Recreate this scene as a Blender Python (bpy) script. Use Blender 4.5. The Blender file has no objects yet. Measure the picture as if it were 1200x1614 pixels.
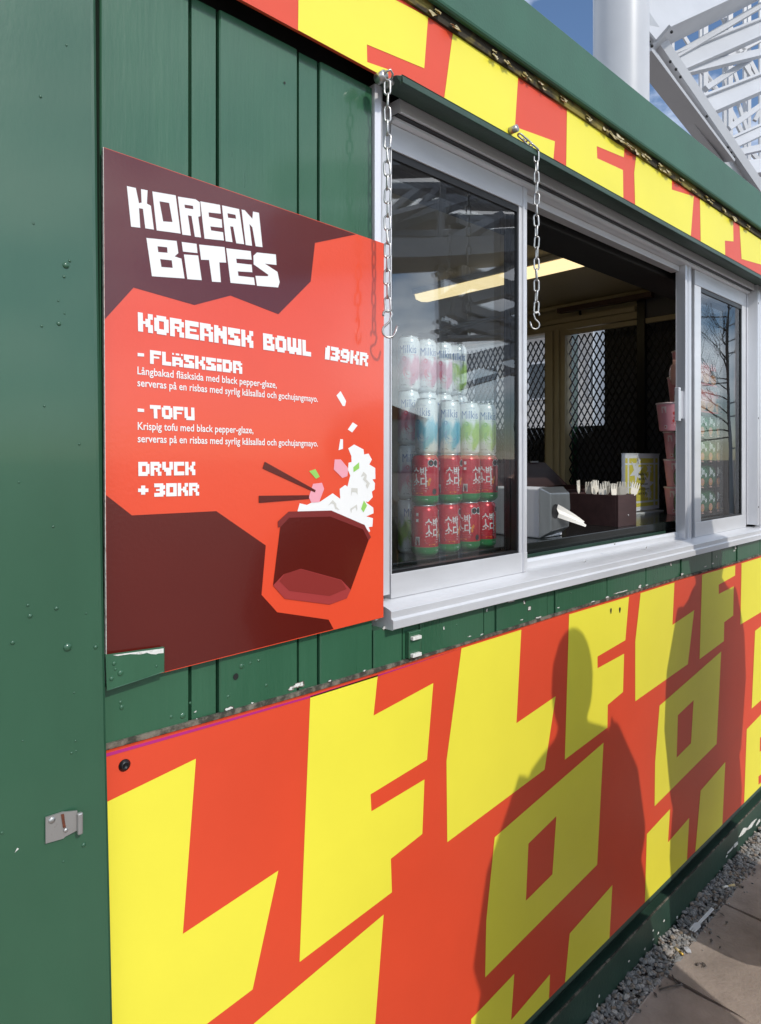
import bpy, bmesh, math, random
from math import radians as R, sin, cos, pi
from mathutils import Vector, Matrix
from mathutils.geometry import tessellate_polygon
random.seed(7)
S = bpy.context.scene
COL = S.collection

# ------------------------------------------------------------------ camera
VX, VY, F, D, H = 1715.0, 722.0, 1060.0, 0.96, 1.6
YAW = math.atan((VX - 600) / F)
CY, SY = cos(YAW), sin(YAW)
cd = bpy.data.cameras.new('camera'); cam = bpy.data.objects.new('camera', cd); COL.objects.link(cam)
cam.location = (0, -D, H); cam.rotation_euler = (R(90), 0, YAW - R(90))
cd.sensor_fit = 'HORIZONTAL'; cd.sensor_width = 36; cd.lens = 36 * F / 1200
cd.shift_y = -(807 - VY) / 1200; cd.clip_start = 0.02; cd.clip_end = 3000
S.camera = cam

# ------------------------------------------------------------------ sky and sun
SUN_EL, SUN_X = R(39), -0.10          # sun stands in front of the kiosk, a little to the left
sd = Vector((SUN_X, -1, 0)).normalized() * cos(SUN_EL); sd.z = sin(SUN_EL)
W = bpy.data.worlds.new('World'); S.world = W; W.use_nodes = True
nt = W.node_tree; nt.nodes.clear()
def wn(t, **k):
    n = nt.nodes.new(t)
    for a, b in k.items(): setattr(n, a, b)
    return n
sky = wn('ShaderNodeTexSky', sky_type='NISHITA', sun_disc=False)
sky.sun_elevation = SUN_EL; sky.sun_rotation = math.atan2(sd.x, sd.y); sky.air_density = 1.0; sky.dust_density = 0.2; sky.ozone_density = 4.0
tc = wn('ShaderNodeTexCoord'); mp = wn('ShaderNodeMapping'); mp.inputs['Scale'].default_value = (1, 1, 2.2); mp.inputs['Location'].default_value = (3.1, 0.4, 1.0)
nz = wn('ShaderNodeTexNoise', noise_dimensions='4D'); nz.inputs['W'].default_value = 230.16; nz.inputs['Scale'].default_value = 2.6; nz.inputs['Detail'].default_value = 8; nz.inputs['Roughness'].default_value = 0.56
rp = wn('ShaderNodeValToRGB'); rp.color_ramp.elements[0].position = 0.46; rp.color_ramp.elements[1].position = 0.66
mx = wn('ShaderNodeMix', data_type='RGBA'); mx.inputs[7].default_value = (16.0, 16.4, 17.0, 1)
bg = wn('ShaderNodeBackground'); bg.inputs[1].default_value = 0.145; wo = wn('ShaderNodeOutputWorld')
L = nt.links.new
L(tc.outputs['Generated'], mp.inputs['Vector']); L(mp.outputs[0], nz.inputs['Vector']); L(nz.outputs['Fac'], rp.inputs[0])
L(rp.outputs[0], mx.inputs[0]); L(sky.outputs[0], mx.inputs[6]); L(mx.outputs[2], bg.inputs[0]); L(bg.outputs[0], wo.inputs[0])
sl = bpy.data.lights.new('sun', 'SUN'); sl.energy = 2.45; sl.angle = R(0.8); sl.color = (1, 0.955, 0.88)
so = bpy.data.objects.new('sun', sl); COL.objects.link(so)
so.rotation_euler = (-sd).to_track_quat('-Z', 'Y').to_euler(); so.location = (0, -6, 9)
vs = S.view_settings; vs.view_transform = 'Standard'; vs.look = 'None'; vs.exposure = 0; vs.gamma = 1; vs.use_curve_mapping = False
S.render.engine = 'CYCLES'

# ------------------------------------------------------------------ measuring helpers
def fp(u, v, y=0.0):
    """point on the plane y = const whose position was measured at (u, v) on the photograph"""
    k = (u - 600) / F; t = (D + y) / (SY - CY * k)
    return Vector((t * (CY + SY * k), y, H - (v - VY) / F * t))
def xp(u, v, x):
    k = (u - 600) / F; t = x / (CY + SY * k)
    return Vector((x, t * (SY - CY * k) - D, H - (v - VY) / F * t))
def dp(u, v, f):
    k = (u - 600) / F
    return Vector((f * (CY + SY * k), f * (SY - CY * k) - D, H - (v - VY) / F * f))
def gp(u, v, z):
    k = (u - 600) / F; t = (H - z) * F / (v - VY)
    return Vector((t * (CY + SY * k), t * (SY - CY * k) - D, z))

# ------------------------------------------------------------------ materials
def mat(name, col, rough=0.5, metal=0.0, var=0.0, vscale=6.0, bump=0.0, bscale=60.0, stretch=(1, 1, 1), spec=0.5,
        col2=None, ramp=(0.45, 0.6), emit=None, estr=0, rvar=0.0, coat=0.0, bdist=0.002):
    m = bpy.data.materials.new(name); m.use_nodes = True; t = m.node_tree; b = t.nodes['Principled BSDF']
    b.inputs['Base Color'].default_value = (*col, 1); b.inputs['Roughness'].default_value = rough; b.inputs['Metallic'].default_value = metal
    b.inputs['Specular IOR Level'].default_value = spec; b.inputs['Coat Weight'].default_value = coat; b.inputs['Coat Roughness'].default_value = 0.08
    g = t.nodes.new('ShaderNodeNewGeometry'); mpn = t.nodes.new('ShaderNodeMapping'); mpn.inputs['Scale'].default_value = stretch
    t.links.new(g.outputs['Position'], mpn.inputs['Vector'])
    if var or col2:
        n = t.nodes.new('ShaderNodeTexNoise'); n.inputs['Scale'].default_value = vscale; n.inputs['Detail'].default_value = 7; n.inputs['Roughness'].default_value = 0.62
        t.links.new(mpn.outputs[0], n.inputs['Vector'])
        r = t.nodes.new('ShaderNodeValToRGB'); e = r.color_ramp.elements
        if col2:
            e[0].position, e[1].position = ramp; e[0].color = (*col, 1); e[1].color = (*col2, 1)
        else:
            e[0].position, e[1].position = 0.3, 0.7
            e[0].color = (*[c * (1 - var) for c in col], 1); e[1].color = (*[min(1, c * (1 + var)) for c in col], 1)
        t.links.new(n.outputs['Fac'], r.inputs[0]); t.links.new(r.outputs[0], b.inputs['Base Color'])
        if rvar:
            mr = t.nodes.new('ShaderNodeMapRange'); mr.inputs[1].default_value = 0.3; mr.inputs[2].default_value = 0.7
            mr.inputs[3].default_value = max(0, rough - rvar); mr.inputs[4].default_value = rough + rvar
            t.links.new(n.outputs['Fac'], mr.inputs[0]); t.links.new(mr.outputs[0], b.inputs['Roughness'])
    if bump:
        n2 = t.nodes.new('ShaderNodeTexNoise'); n2.inputs['Scale'].default_value = bscale; n2.inputs['Detail'].default_value = 5
        t.links.new(mpn.outputs[0], n2.inputs['Vector'])
        bp = t.nodes.new('ShaderNodeBump'); bp.inputs['Strength'].default_value = bump; bp.inputs['Distance'].default_value = bdist
        t.links.new(n2.outputs['Fac'], bp.inputs['Height']); t.links.new(bp.outputs[0], b.inputs['Normal'])
    if emit:
        b.inputs['Emission Color'].default_value = (*emit, 1); b.inputs['Emission Strength'].default_value = estr
    return m
def glass(name, ior=0.12, tint=(0.93, 0.96, 0.95)):
    m = bpy.data.materials.new(name); m.use_nodes = True; t = m.node_tree; t.nodes.clear()
    o = t.nodes.new('ShaderNodeOutputMaterial'); mxs = t.nodes.new('ShaderNodeMixShader'); lw = t.nodes.new('ShaderNodeLayerWeight'); pw_ = t.nodes.new('ShaderNodeMath'); pw_.operation = 'POWER'; pw_.inputs[1].default_value = 5
    t.links.new(lw.outputs['Facing'], pw_.inputs[0]); fr = t.nodes.new('ShaderNodeMath'); fr.operation = 'MULTIPLY_ADD'; fr.inputs[1].default_value = 1 - ior; fr.inputs[2].default_value = ior
    t.links.new(pw_.outputs[0], fr.inputs[0])
    tr = t.nodes.new('ShaderNodeBsdfTransparent'); tr.inputs[0].default_value = (*tint, 1); gl = t.nodes.new('ShaderNodeBsdfGlossy'); gl.inputs['Roughness'].default_value = 0.0
    g = t.nodes.new('ShaderNodeNewGeometry'); n = t.nodes.new('ShaderNodeTexNoise'); n.inputs['Scale'].default_value = 2.2; n.inputs['Detail'].default_value = 1
    bp = t.nodes.new('ShaderNodeBump'); bp.inputs['Strength'].default_value = 0.08; bp.inputs['Distance'].default_value = 0.02
    t.links.new(g.outputs['Position'], n.inputs['Vector']); t.links.new(n.outputs['Fac'], bp.inputs['Height']); t.links.new(bp.outputs[0], gl.inputs['Normal'])
    t.links.new(fr.outputs[0], mxs.inputs[0]); t.links.new(tr.outputs[0], mxs.inputs[1]); t.links.new(gl.outputs[0], mxs.inputs[2]); t.links.new(mxs.outputs[0], o.inputs[0])
    return m
GREEN = (0.034, 0.116, 0.060)
M = {}
M['green'] = mat('green_paint_wood', GREEN, 0.32, var=0.09, vscale=9, stretch=(1, 1, 0.12), bump=0.35, bscale=120, rvar=0.08, coat=.35)
M['green_metal'] = mat('green_paint_metal', (0.030, 0.100, 0.053), 0.31, var=0.12, vscale=3, stretch=(1, 1, 0.35), bump=0.09, bscale=170, rvar=0.05, coat=.45)
M['green_cap'] = mat('green_paint_cap', (0.030, 0.112, 0.066), 0.5, var=0.12, vscale=5, bump=0.2, bscale=150)
M['green_dark'] = mat('green_paint_skirt', (0.026, 0.062, 0.042), 0.42, var=0.25, vscale=5, bump=0.3, bscale=90)
M['red'] = mat('red_print', (0.72, 0.068, 0.024), 0.42, var=0.05, vscale=3, bump=0.07, bscale=300)
M['yellow'] = mat('yellow_print', (0.85, 0.755, 0.055), 0.42, var=0.035, vscale=3, bump=0.07, bscale=300)
M['magenta'] = mat('magenta_edge', (0.45, 0.02, 0.18), 0.4, var=0.1)
M['mred'] = mat('menu_red', (0.78, 0.078, 0.03), 0.22, var=0.02, bump=0.12, bscale=160, coat=.6)
M['mbrown'] = mat('menu_brown', (0.105, 0.010, 0.006), 0.2, var=0.04, bump=0.12, bscale=160, coat=.6)
M['mwhite'] = mat('menu_white', (0.84, 0.83, 0.80), 0.3, var=0.01, bump=0.1, bscale=160)
M['mrim'] = mat('menu_rim', (0.20, 0.028, 0.025), 0.25, var=0.02)
M['mbot'] = mat('menu_bowl_base', (0.36, 0.045, 0.042), 0.25, var=0.02)
M['mbot2'] = mat('menu_bowl_base_inner', (0.25, 0.03, 0.025), 0.25, var=0.02)
M['mpink'] = mat('menu_pink', (0.83, 0.36, 0.42), 0.3, var=0.02)
M['mgreen'] = mat('menu_green', (0.30, 0.60, 0.12), 0.3, var=0.02)
M['mgrey'] = mat('menu_grey', (0.62, 0.60, 0.54), 0.3, var=0.02)
M['alu'] = mat('anodised_aluminium', (0.70, 0.70, 0.71), 0.36, metal=0.3, var=0.11, vscale=7, stretch=(0.25, 1, 1), rvar=.08, bump=0.05, bscale=200)
M['alu_v'] = mat('anodised_aluminium_upright', (0.68, 0.68, 0.70), 0.32, metal=0.35, var=0.11, vscale=9, stretch=(1, 1, 0.1), bump=0.05, bscale=200)
M['dark_alu'] = mat('dark_bluish_aluminium', (0.07, 0.085, 0.11), 0.35, metal=0.3, var=0.05)  # darker blue-grey metal for the rear sashes
M['black'] = mat('black_rubber', (0.008, 0.008, 0.009), 0.35, var=0.2, vscale=20)
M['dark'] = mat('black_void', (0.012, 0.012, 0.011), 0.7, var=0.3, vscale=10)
M['steel'] = mat('galvanised_steel', (0.50, 0.49, 0.47), 0.34, metal=0.85, var=0.2, vscale=40, bump=0.2, bscale=200)
M['wornsteel'] = mat('worn_steel', (0.45, 0.44, 0.42), 0.35, metal=0.7, col2=(0.18, 0.09, 0.05), vscale=60, ramp=(0.6, 0.72))
M['chip'] = mat('bare_primer', (0.70, 0.69, 0.64), 0.7, col2=(0.36, 0.34, 0.30), vscale=90, ramp=(.52, .68), bump=.5, bscale=200)
M['grime'] = mat('grimy_joint', (0.045, 0.045, 0.032), 0.9, col2=(0.19, 0.17, 0.13), vscale=38, bump=0.8, bscale=120)
M['moss'] = mat('mossy_batten', (0.035, 0.028, 0.016), 0.9, col2=(0.24, 0.19, 0.04), vscale=20, stretch=(0.5, 1, 1), ramp=(.47, .62), bump=1.0, bscale=90)
M['flake'] = mat('peeling_cream', (0.30, 0.23, 0.07), 0.8, col2=(0.62, 0.54, 0.36), vscale=30, ramp=(.42, .58), bump=.5, bscale=120)
M['beige'] = mat('beige_lining', (0.50, 0.42, 0.25), 0.55, var=0.06, vscale=5)
M['greywall'] = mat('dark_grey_lining', (0.09, 0.09, 0.10), 0.5, var=0.1)
M['mesh'] = mat('black_grille', (0.012, 0.012, 0.013), 0.4, var=0.1)
M['counter'] = mat('black_counter', (0.014, 0.017, 0.016), 0.16, var=0.2, vscale=5)
M['lamp'] = mat('tube_diffuser', (0.8, 0.75, 0.6), 0.4, emit=(1.0, 0.78, 0.42), estr=1.25)
M['lampbody'] = mat('lamp_body', (0.75, 0.70, 0.55), 0.4, var=0.03)
M['glass'] = glass('window_glass', 0.13)
M['white_steel'] = mat('white_painted_steel', (0.50, 0.51, 0.53), 0.38, var=0.06, vscale=1.5, bump=0.05, bscale=40)
M['canred'] = mat('can_red', (0.62, 0.018, 0.035), 0.25, metal=0.25, var=0.08, vscale=40)
M['cangreen'] = mat('can_green', (0.03, 0.27, 0.08), 0.28, metal=0.2, var=0.06)
M['canlid'] = mat('can_aluminium', (0.75, 0.75, 0.76), 0.25, metal=0.9, var=0.05)
M['cantext'] = mat('can_white_print', (0.86, 0.86, 0.86), 0.35, var=0.02)
M['canblack'] = mat('can_black_print', (0.02, 0.02, 0.025), 0.4, var=0.02)
M['canorange'] = mat('can_orange_print', (0.85, 0.25, 0.03), 0.4, var=0.02)
M['canblue'] = mat('can_blue_print', (0.07, 0.16, 0.42), 0.4, var=0.02)
M['paper'] = mat('napkin_paper', (0.84, 0.80, 0.72), 0.8, var=0.03, bump=0.2, bscale=80)
M['dispside'] = mat('dispenser_side', (0.80, 0.80, 0.80), 0.45, var=0.04)
M['dispfront'] = mat('dispenser_brushed', (0.20, 0.21, 0.21), 0.32, metal=0.7, var=0.25, vscale=12, stretch=(1, 1, 0.15))
M['darkwood'] = mat('dark_brown_wood', (0.055, 0.026, 0.024), 0.45, var=0.25, vscale=30, stretch=(0.2, 1, 1), bump=0.2)
M['palewood'] = mat('birch_cutlery', (0.80, 0.74, 0.62), 0.6, var=0.06, vscale=50)
M['signyellow'] = mat('sign_yellow', (0.72, 0.62, 0.10), 0.35, var=0.04)
M['signwhite'] = mat('sign_white', (0.82, 0.82, 0.86), 0.3, var=0.02)
M['signtext'] = mat('sign_text', (0.10, 0.10, 0.06), 0.5, var=0.02)
M['cup'] = mat('cup_pink', (0.72, 0.30, 0.36), 0.35, var=0.06, vscale=20)
M['cuprim'] = mat('cup_lid', (0.80, 0.62, 0.64), 0.3, var=0.03)
M['packgreen'] = mat('pack_green', (0.03, 0.16, 0.075), 0.22, var=0.3, vscale=22, bump=0.4, bscale=35)
M['packpink'] = mat('pack_pink', (0.76, 0.42, 0.38), 0.22, var=0.12, vscale=20, bump=0.4, bscale=35)
M['packtan'] = mat('pack_tan', (0.62, 0.26, 0.10), 0.3, var=0.2, vscale=40)
M['packred'] = mat('pack_red', (0.55, 0.05, 0.05), 0.3, var=0.1)
M['stone'] = mat('grey_chippings', (0.23, 0.225, 0.215), 0.85, var=0.45, vscale=45, bump=0.5, bscale=300)
M['slab'] = mat('worn_paving', (0.32, 0.262, 0.222), 0.9, var=0.28, vscale=6, bump=0.9, bscale=110)
M['ground'] = mat('paved_ground', (0.21, 0.18, 0.16), 0.92, var=0.2, vscale=1.5, bump=0.6, bscale=40)
M['dirt'] = mat('joint_dirt', (0.11, 0.09, 0.075), 0.95, var=0.3, vscale=30, bump=0.6, bscale=200)
M['bark'] = mat('bark', (0.09, 0.075, 0.065), 0.9, var=0.3, vscale=20, bump=0.6)
M['skin'] = mat('skin', (0.55, 0.33, 0.25), 0.5, var=0.05)
M['coat1'] = mat('navy_coat', (0.03, 0.035, 0.055), 0.8, var=0.1)
M['coat2'] = mat('grey_coat', (0.10, 0.10, 0.11), 0.8, var=0.1)
M['hair'] = mat('dark_hair', (0.03, 0.02, 0.015), 0.6, var=0.2)
M['render'] = mat('pale_render', (0.42, 0.40, 0.38), 0.8, var=0.05, vscale=0.6)
M['roofred'] = mat('roof_tiles', (0.25, 0.08, 0.05), 0.8, var=0.15, vscale=3)
M['window_dark'] = mat('far_window', (0.05, 0.06, 0.07), 0.1, var=0.05)
M['plastic'] = mat('white_plastic', (0.75, 0.76, 0.77), 0.3, var=0.03)
M['butt'] = mat('cigarette_filter', (0.62, 0.48, 0.24), 0.8, var=0.1)
M['gold'] = mat('gold_foil', (0.75, 0.48, 0.10), 0.25, metal=0.7, var=0.1)

_t = M['stone'].node_tree; _g = _t.nodes.new('ShaderNodeNewGeometry'); _r = _t.nodes.new('ShaderNodeValToRGB'); _e = _r.color_ramp.elements
_e[0].color = (.17, .17, .165, 1); _e[1].color = (.50, .485, .46, 1); _m = _r.color_ramp.elements.new(.6); _m.color = (.31, .30, .285, 1); _b = _r.color_ramp.elements.new(.93); _b.color = (.24, .18, .13, 1)
_t.links.new(_g.outputs['Random Per Island'], _r.inputs[0]); _t.links.new(_r.outputs[0], _t.nodes['Principled BSDF'].inputs['Base Color'])

# ------------------------------------------------------------------ mesh builder
class MB:
    def __init__(s): s.v = []; s.f = []; s.sm = []
    def add(s, vs, fs, smooth=False):
        o = len(s.v); s.v += [tuple(p) for p in vs]; s.f += [tuple(i + o for i in f) for f in fs]; s.sm += [smooth] * len(fs); return s
    def box(s, x0, x1, y0, y1, z0, z1):
        return s.add([(x0, y0, z0), (x1, y0, z0), (x1, y1, z0), (x0, y1, z0), (x0, y0, z1), (x1, y0, z1), (x1, y1, z1), (x0, y1, z1)],
                     [(0, 3, 2, 1), (4, 5, 6, 7), (0, 1, 5, 4), (1, 2, 6, 5), (2, 3, 7, 6), (3, 0, 4, 7)])
    def prism(s, pts, off):
        """solid from a flat outline (list of points) pushed along the vector off"""
        n = len(pts); pts = [Vector(p) for p in pts]; b = [p + Vector(off) for p in pts]
        tri = tessellate_polygon([pts])
        fs = [tuple(t) for t in tri] + [tuple(i + n for i in reversed(t)) for t in tri]
        fs += [(i, (i + 1) % n, (i + 1) % n + n, i + n) for i in range(n)]
        return s.add(pts + b, fs)
    def flat(s, *rings):
        allp = [Vector(p) for r in rings for p in r]
        tri = tessellate_polygon([[Vector(p) for p in r] for r in rings])
        fs = []
        for t in tri:
            a, b, c = (allp[i] for i in t)
            fs.append(tuple(t) if (b - a).cross(c - a).y <= 0 else tuple(reversed(t)))
        return s.add(allp, fs)
    def bar(s, p0, p1, w, h, up=(0, 0, 1)):
        p0, p1 = Vector(p0), Vector(p1); d = (p1 - p0).normalized(); up = Vector(up)
        if abs(d.dot(up)) > 0.98: up = Vector((1, 0, 0))
        a = d.cross(up).normalized() * w / 2; b = a.cross(d).normalized() * h / 2
        vs = [p + i * a + j * b for p in (p0, p1) for i, j in ((-1, -1), (1, -1), (1, 1), (-1, 1))]
        return s.add(vs, [(0, 1, 2, 3), (7, 6, 5, 4), (0, 4, 5, 1), (1, 5, 6, 2), (2, 6, 7, 3), (3, 7, 4, 0)])
    def tube(s, pts, r, n=8, closed=False, cap=True):
        pts = [Vector(p) for p in pts]; m = len(pts); rs = r if isinstance(r, (list, tuple)) else [r] * m
        vs = []; prev = None
        for i, p in enumerate(pts):
            a = pts[(i - 1) % m] if (closed or i) else p; b = pts[(i + 1) % m] if (closed or i < m - 1) else p
            d = (b - a).normalized()
            if prev is None:
                q = Vector((0, 0, 1)) if abs(d.z) < 0.9 else Vector((1, 0, 0)); e = d.cross(q).normalized()
            else:
                e = (prev - d * prev.dot(d)).normalized()
            prev = e; g = d.cross(e)
            vs += [p + (e * cos(2 * pi * k / n) + g * sin(2 * pi * k / n)) * rs[i] for k in range(n)]
        fs = []
        for i in range(m if closed else m - 1):
            j = (i + 1) % m
            fs += [(i * n + k, i * n + (k + 1) % n, j * n + (k + 1) % n, j * n + k) for k in range(n)]
        if cap and not closed: fs += [tuple(reversed(range(n))), tuple((m - 1) * n + k for k in range(n))]
        return s.add(vs, fs, True)
    def lathe(s, prof, n=32, c=(0, 0, 0), cap=True):
        vs = [(c[0] + r * cos(2 * pi * k / n), c[1] + r * sin(2 * pi * k / n), c[2] + z) for r, z in prof for k in range(n)]
        fs = [(i * n + k, i * n + (k + 1) % n, (i + 1) * n + (k + 1) % n, (i + 1) * n + k) for i in range(len(prof) - 1) for k in range(n)]
        s.add(vs, fs, True)
        if cap:
            s.add(vs[:n], [tuple(reversed(range(n)))]); s.add(vs[-n:], [tuple(range(n))])
        return s
    def dome(s, c, r, flat=0.5, n=10):
        vs = []; fs = []; rings = 4
        for i in range(rings):
            a = pi / 2 * i / rings
            vs += [(c[0] + r * cos(a) * cos(2 * pi * k / n), c[1] - r * flat * sin(a), c[2] + r * cos(a) * sin(2 * pi * k / n)) for k in range(n)]
        vs.append((c[0], c[1] - r * flat, c[2]))
        for i in range(rings - 1): fs += [(i * n + k, i * n + (k + 1) % n, (i + 1) * n + (k + 1) % n, (i + 1) * n + k) for k in range(n)]
        fs += [((rings - 1) * n + k, (rings - 1) * n + (k + 1) % n, rings * n) for k in range(n)]
        return s.add(vs, fs, True)
    def ball(s, c, r, n=10, m=6):
        prof = [(max(1e-4, sin(pi * i / m)) , -cos(pi * i / m)) for i in range(m + 1)]
        rx, ry, rz = r if isinstance(r, (list, tuple)) else (r, r, r)
        vs = [(c[0] + a * rx * cos(2 * pi * k / n), c[1] + a * ry * sin(2 * pi * k / n), c[2] + b * rz) for a, b in prof for k in range(n)]
        fs = [(i * n + k, i * n + (k + 1) % n, (i + 1) * n + (k + 1) % n, (i + 1) * n + k) for i in range(m) for k in range(n)]
        return s.add(vs, fs, True)
    def mesh(s, name, m):
        me = bpy.data.meshes.new(name); me.from_pydata(s.v, [], s.f); me.polygons.foreach_set('use_smooth', s.sm); me.update()
        if m: me.materials.append(m)
        return me
    def build(s, name, m, parent=None, bevel=0.0, kind=None):
        if isinstance(m, str): m = M[m]
        o = bpy.data.objects.new(name, s.mesh(name, m)); COL.objects.link(o)
        if parent: o.parent = parent; o.matrix_parent_inverse = parent_inv(parent)
        if bevel:
            b = o.modifiers.new('bevel', 'BEVEL'); b.width = bevel; b.segments = 2; b.limit_method = 'ANGLE'; b.angle_limit = R(40)
        if kind: o['kind'] = kind
        return o
def parent_inv(p):
    m = Matrix.Identity(4)
    while p:
        m = m @ (p.matrix_basis.inverted()) if False else m
        break
    return world(p).inverted() if p else Matrix.Identity(4)
def world(o):
    m = o.matrix_basis.copy()
    if o.parent: m = world(o.parent) @ o.matrix_parent_inverse @ m
    return m
def tag(o, label=None, cat=None, group=None, kind=None):
    if label: o['label'] = label
    if cat: o['category'] = cat
    if group: o['group'] = group
    if kind: o['kind'] = kind
    return o
def thing(name, label, cat, loc=(0, 0, 0), rz=0, group=None):
    o = bpy.data.objects.new(name, None); COL.objects.link(o); o.location = loc; o.rotation_euler = (0, 0, rz); o.empty_display_size = 0.05
    return tag(o, label, cat, group)
def local(o, parent):
    """parent a mesh built in its thing's own coordinates"""
    o.parent = parent; o.matrix_parent_inverse = Matrix.Identity(4); return o
def copy_tree(o, parent=None):
    c = o.copy(); COL.objects.link(c)
    if parent: c.parent = parent
    for ch in list(o.children): copy_tree(ch, c)
    return c
def z(origin, scale, pts):
    return [(origin[0] + a / scale, origin[1] + b / scale) for a, b in pts]
def ring(pts, y): return [fp(u, v, y) for u, v in pts]

# ================================================================== THE SETTING
GZ = 0.033
g = MB(); g.add([(-600, -600, 0.004), (600, -600, 0.004), (600, 600, 0.004), (-600, 600, 0.004)], [(0, 1, 2, 3)])
ground = g.build('ground', 'ground', kind='structure')
pav = MB().box(-2.2, 6.5, -2.6, -0.072, 0.008, 0.024).build('pavement', 'dirt', kind='structure')
rnd = random.Random(3)
xs = [-2.2]
rows = []
yy = -0.074
while yy > -2.55:
    hgt = rnd.uniform(0.26, 0.40); rows.append((yy, yy - hgt)); yy -= hgt
for (y1, y0) in rows:
    xx = -2.2 + rnd.uniform(0, 0.3)
    while xx < 6.3:
        w = rnd.uniform(0.34, 0.62); gap = 0.005
        def jit(): return rnd.uniform(-0.010, 0.010)
        pts = [(xx + gap + jit(), y0 + gap + jit() * .4), (xx + w - gap + jit(), y0 + gap + jit() * .4), (xx + w - gap + jit(), y1 - gap), (xx + gap + jit(), y1 - gap)]
        out = []
        for i in range(4):
            a = Vector((*pts[i], 0)); b = Vector((*pts[(i + 1) % 4], 0))
            for q in range(3):
                p = a.lerp(b, q / 3); k = 0 if (q == 0 or i == 2) else 1
                out.append((p.x + rnd.uniform(-.004, .004) * k, p.y + rnd.uniform(-.004, .004) * k, GZ - 0.011 + rnd.uniform(-.0015, .0015)))
        fl = MB().prism(out, (0, 0, 0.011)).build('flagstone', 'slab', pav, bevel=0.003)
        xx += w

# ================================================================== KIOSK
KL, KR, KB, KT = -0.9, 3.42, 2.25, 2.60
kiosk = thing('food_kiosk', 'green wooden food kiosk with yellow and orange lettered boards and serving window', 'kiosk', (0.9, 0, GZ))
def part(mb, name, m, parent=None, bevel=0.0, kind=None): return mb.build(name, m, parent or kiosk, bevel, kind)

# planks: a broad face, a slightly sunk edge strip and an open joint
def plank(x0, x1, strip, z0, z1):
    s = MB(); xe = x1 - 0.004
    if strip:
        xa = x1 - strip
        sec = [(x0, 0.03), (x0, 0.002), (x0 + 0.002, 0), (xa - 0.003, 0), (xa - .001, .016), (xa + .004, .016), (xa + .005, .004), (xe - 0.001, 0.004), (xe, 0.006), (xe, 0.03)]
    else:
        sec = [(x0, 0.03), (x0, 0.002), (x0 + 0.002, 0), (xe - 0.002, 0), (xe, 0.002), (xe, 0.03)]
    s.prism([(a, b, z0) for a, b in sec], (0, 0, z1 - z0))
    return part(s, 'plank', 'green')
ZT = 2.320
plank(fp(158, 722).x, 0.5565, 0.052, 0.20, ZT); plank(0.5565, 0.762, 0.05, 0.20, ZT)
plank(0.762, 0.895, 0, 0.20, ZT)
for a, b, st in [(0.895, 0.978, 0), (1.028, 1.2926, 0.05), (1.2926, 1.548, 0.04), (1.548, 1.8218, 0.0), (1.8218, 2.07, 0.0), (2.07, 2.34, 0.05), (2.34, 2.611, 0), (2.611, 2.8734, 0.06), (2.8734, 3.14, 0), (3.14, 3.40, 0.05)]:
    plank(a, b, st, 0.20, 1.2625)
plank(3.272, 3.40, 0, 1.264, ZT)
part(MB().box(0.979, 1.027, 0.004, 0.03, 0.2, 1.2625), 'joint_cover', 'green')
part(MB().box(0.986, 1.021, -0.008, 0.004, 1.19, 1.245), 'joint_block', 'green', bevel=0.002)
for (u, v) in ((656, 1005), (656, 1032)):
    p = fp(u, v, -0.012); part(MB().box(p.x - 0.013, p.x + 0.013, -0.0165, -0.008, p.z - 0.0035, p.z + 0.0035), 'staple', 'chip', bevel=0.001)
# carcass behind the boards
part(MB().box(KL, 0.893, 0.031, 0.06, 0.15, 2.60).box(0.893, 3.137, 0.031, 0.06, 0.15, 1.262).box(3.137, KR, 0.031, 0.06, 0.15, 2.60).box(0.893, 3.137, 0.031, 0.06, 2.335, 2.60), 'carcass', 'dark')
part(MB().box(KL, KL + 0.04, 0.06, KB, 0.15, 2.6).box(KL, KR, KB, KB + 0.04, 0.15, 2.6), 'outer_wall', 'green_metal')
part(MB().box(KL + 0.04, KR - 0.04, 0.06, KB, 0.15, 0.19), 'floor', 'greywall')
part(MB().box(KL - 0.05, KR + 0.06, -0.045, KB + 0.1, 2.601, 2.649), 'roof', 'green_cap')
part(MB().box(KL + 0.04, KR - 0.06, 0.23, KB - 0.005, 2.44, 2.47), 'ceiling', 'beige')
part(MB().box(KL + 0.05, KR - 0.2, KB - 0.03, KB - 0.006, 0.2, 2.44), 'back_lining', 'beige')

# corner post sheet at the left
e = [(148, -120), (148, 0), (152, 400), (158, 800), (164.5, 1160), (165.5, 1187), (175, 1614), (179, 1800)]
edge = [fp(u, v, -0.03) for u, v in e]
edge = [p for p in edge if p.z > 0.05]
edge.append(Vector((edge[-1].x + .002, -0.03, 0.05)))
post = part(MB().prism([(KL, -0.03, edge[0].z), *edge, (KL, -0.03, 0.05)], (0, 0.058, 0)), 'corner_post', 'green_metal', bevel=0.006)
bl = MB()
for u, v, r in [(104, 418, .0045), (110, 411, .002), (101, 436, .002), (93, 510, .003), (66, 514, .0018), (92, 474, .0014), (102, 494, .0014), (105, 71, .0015), (64, 152, .002), (53, 352, .0016),
                (44, 954, .002), (89, 959, .0028), (47.5, 971, .003), (20, 1013, .0028), (106.5, 1020, .0058), (151, 1020, .003), (136, 967, .0015), (132, 1332, .003), (117, 1092, .0015), (119, 1168, .0015),
                (113, 1187, .0018), (120, 1184, .0014), (36, 1168, .0015), (100, 1358, .0015), (3, 1313, .002), (70, 640, .0016), (125, 700, .0018), (30, 760, .0015), (84, 830, .0018)]:
    bl.dome(fp(u, v, -0.0302), r, 0.6)
part(bl, 'paint_blister', 'green_metal', post, kind='stuff')
q = fp(26, 1341, -0.031)
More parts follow.
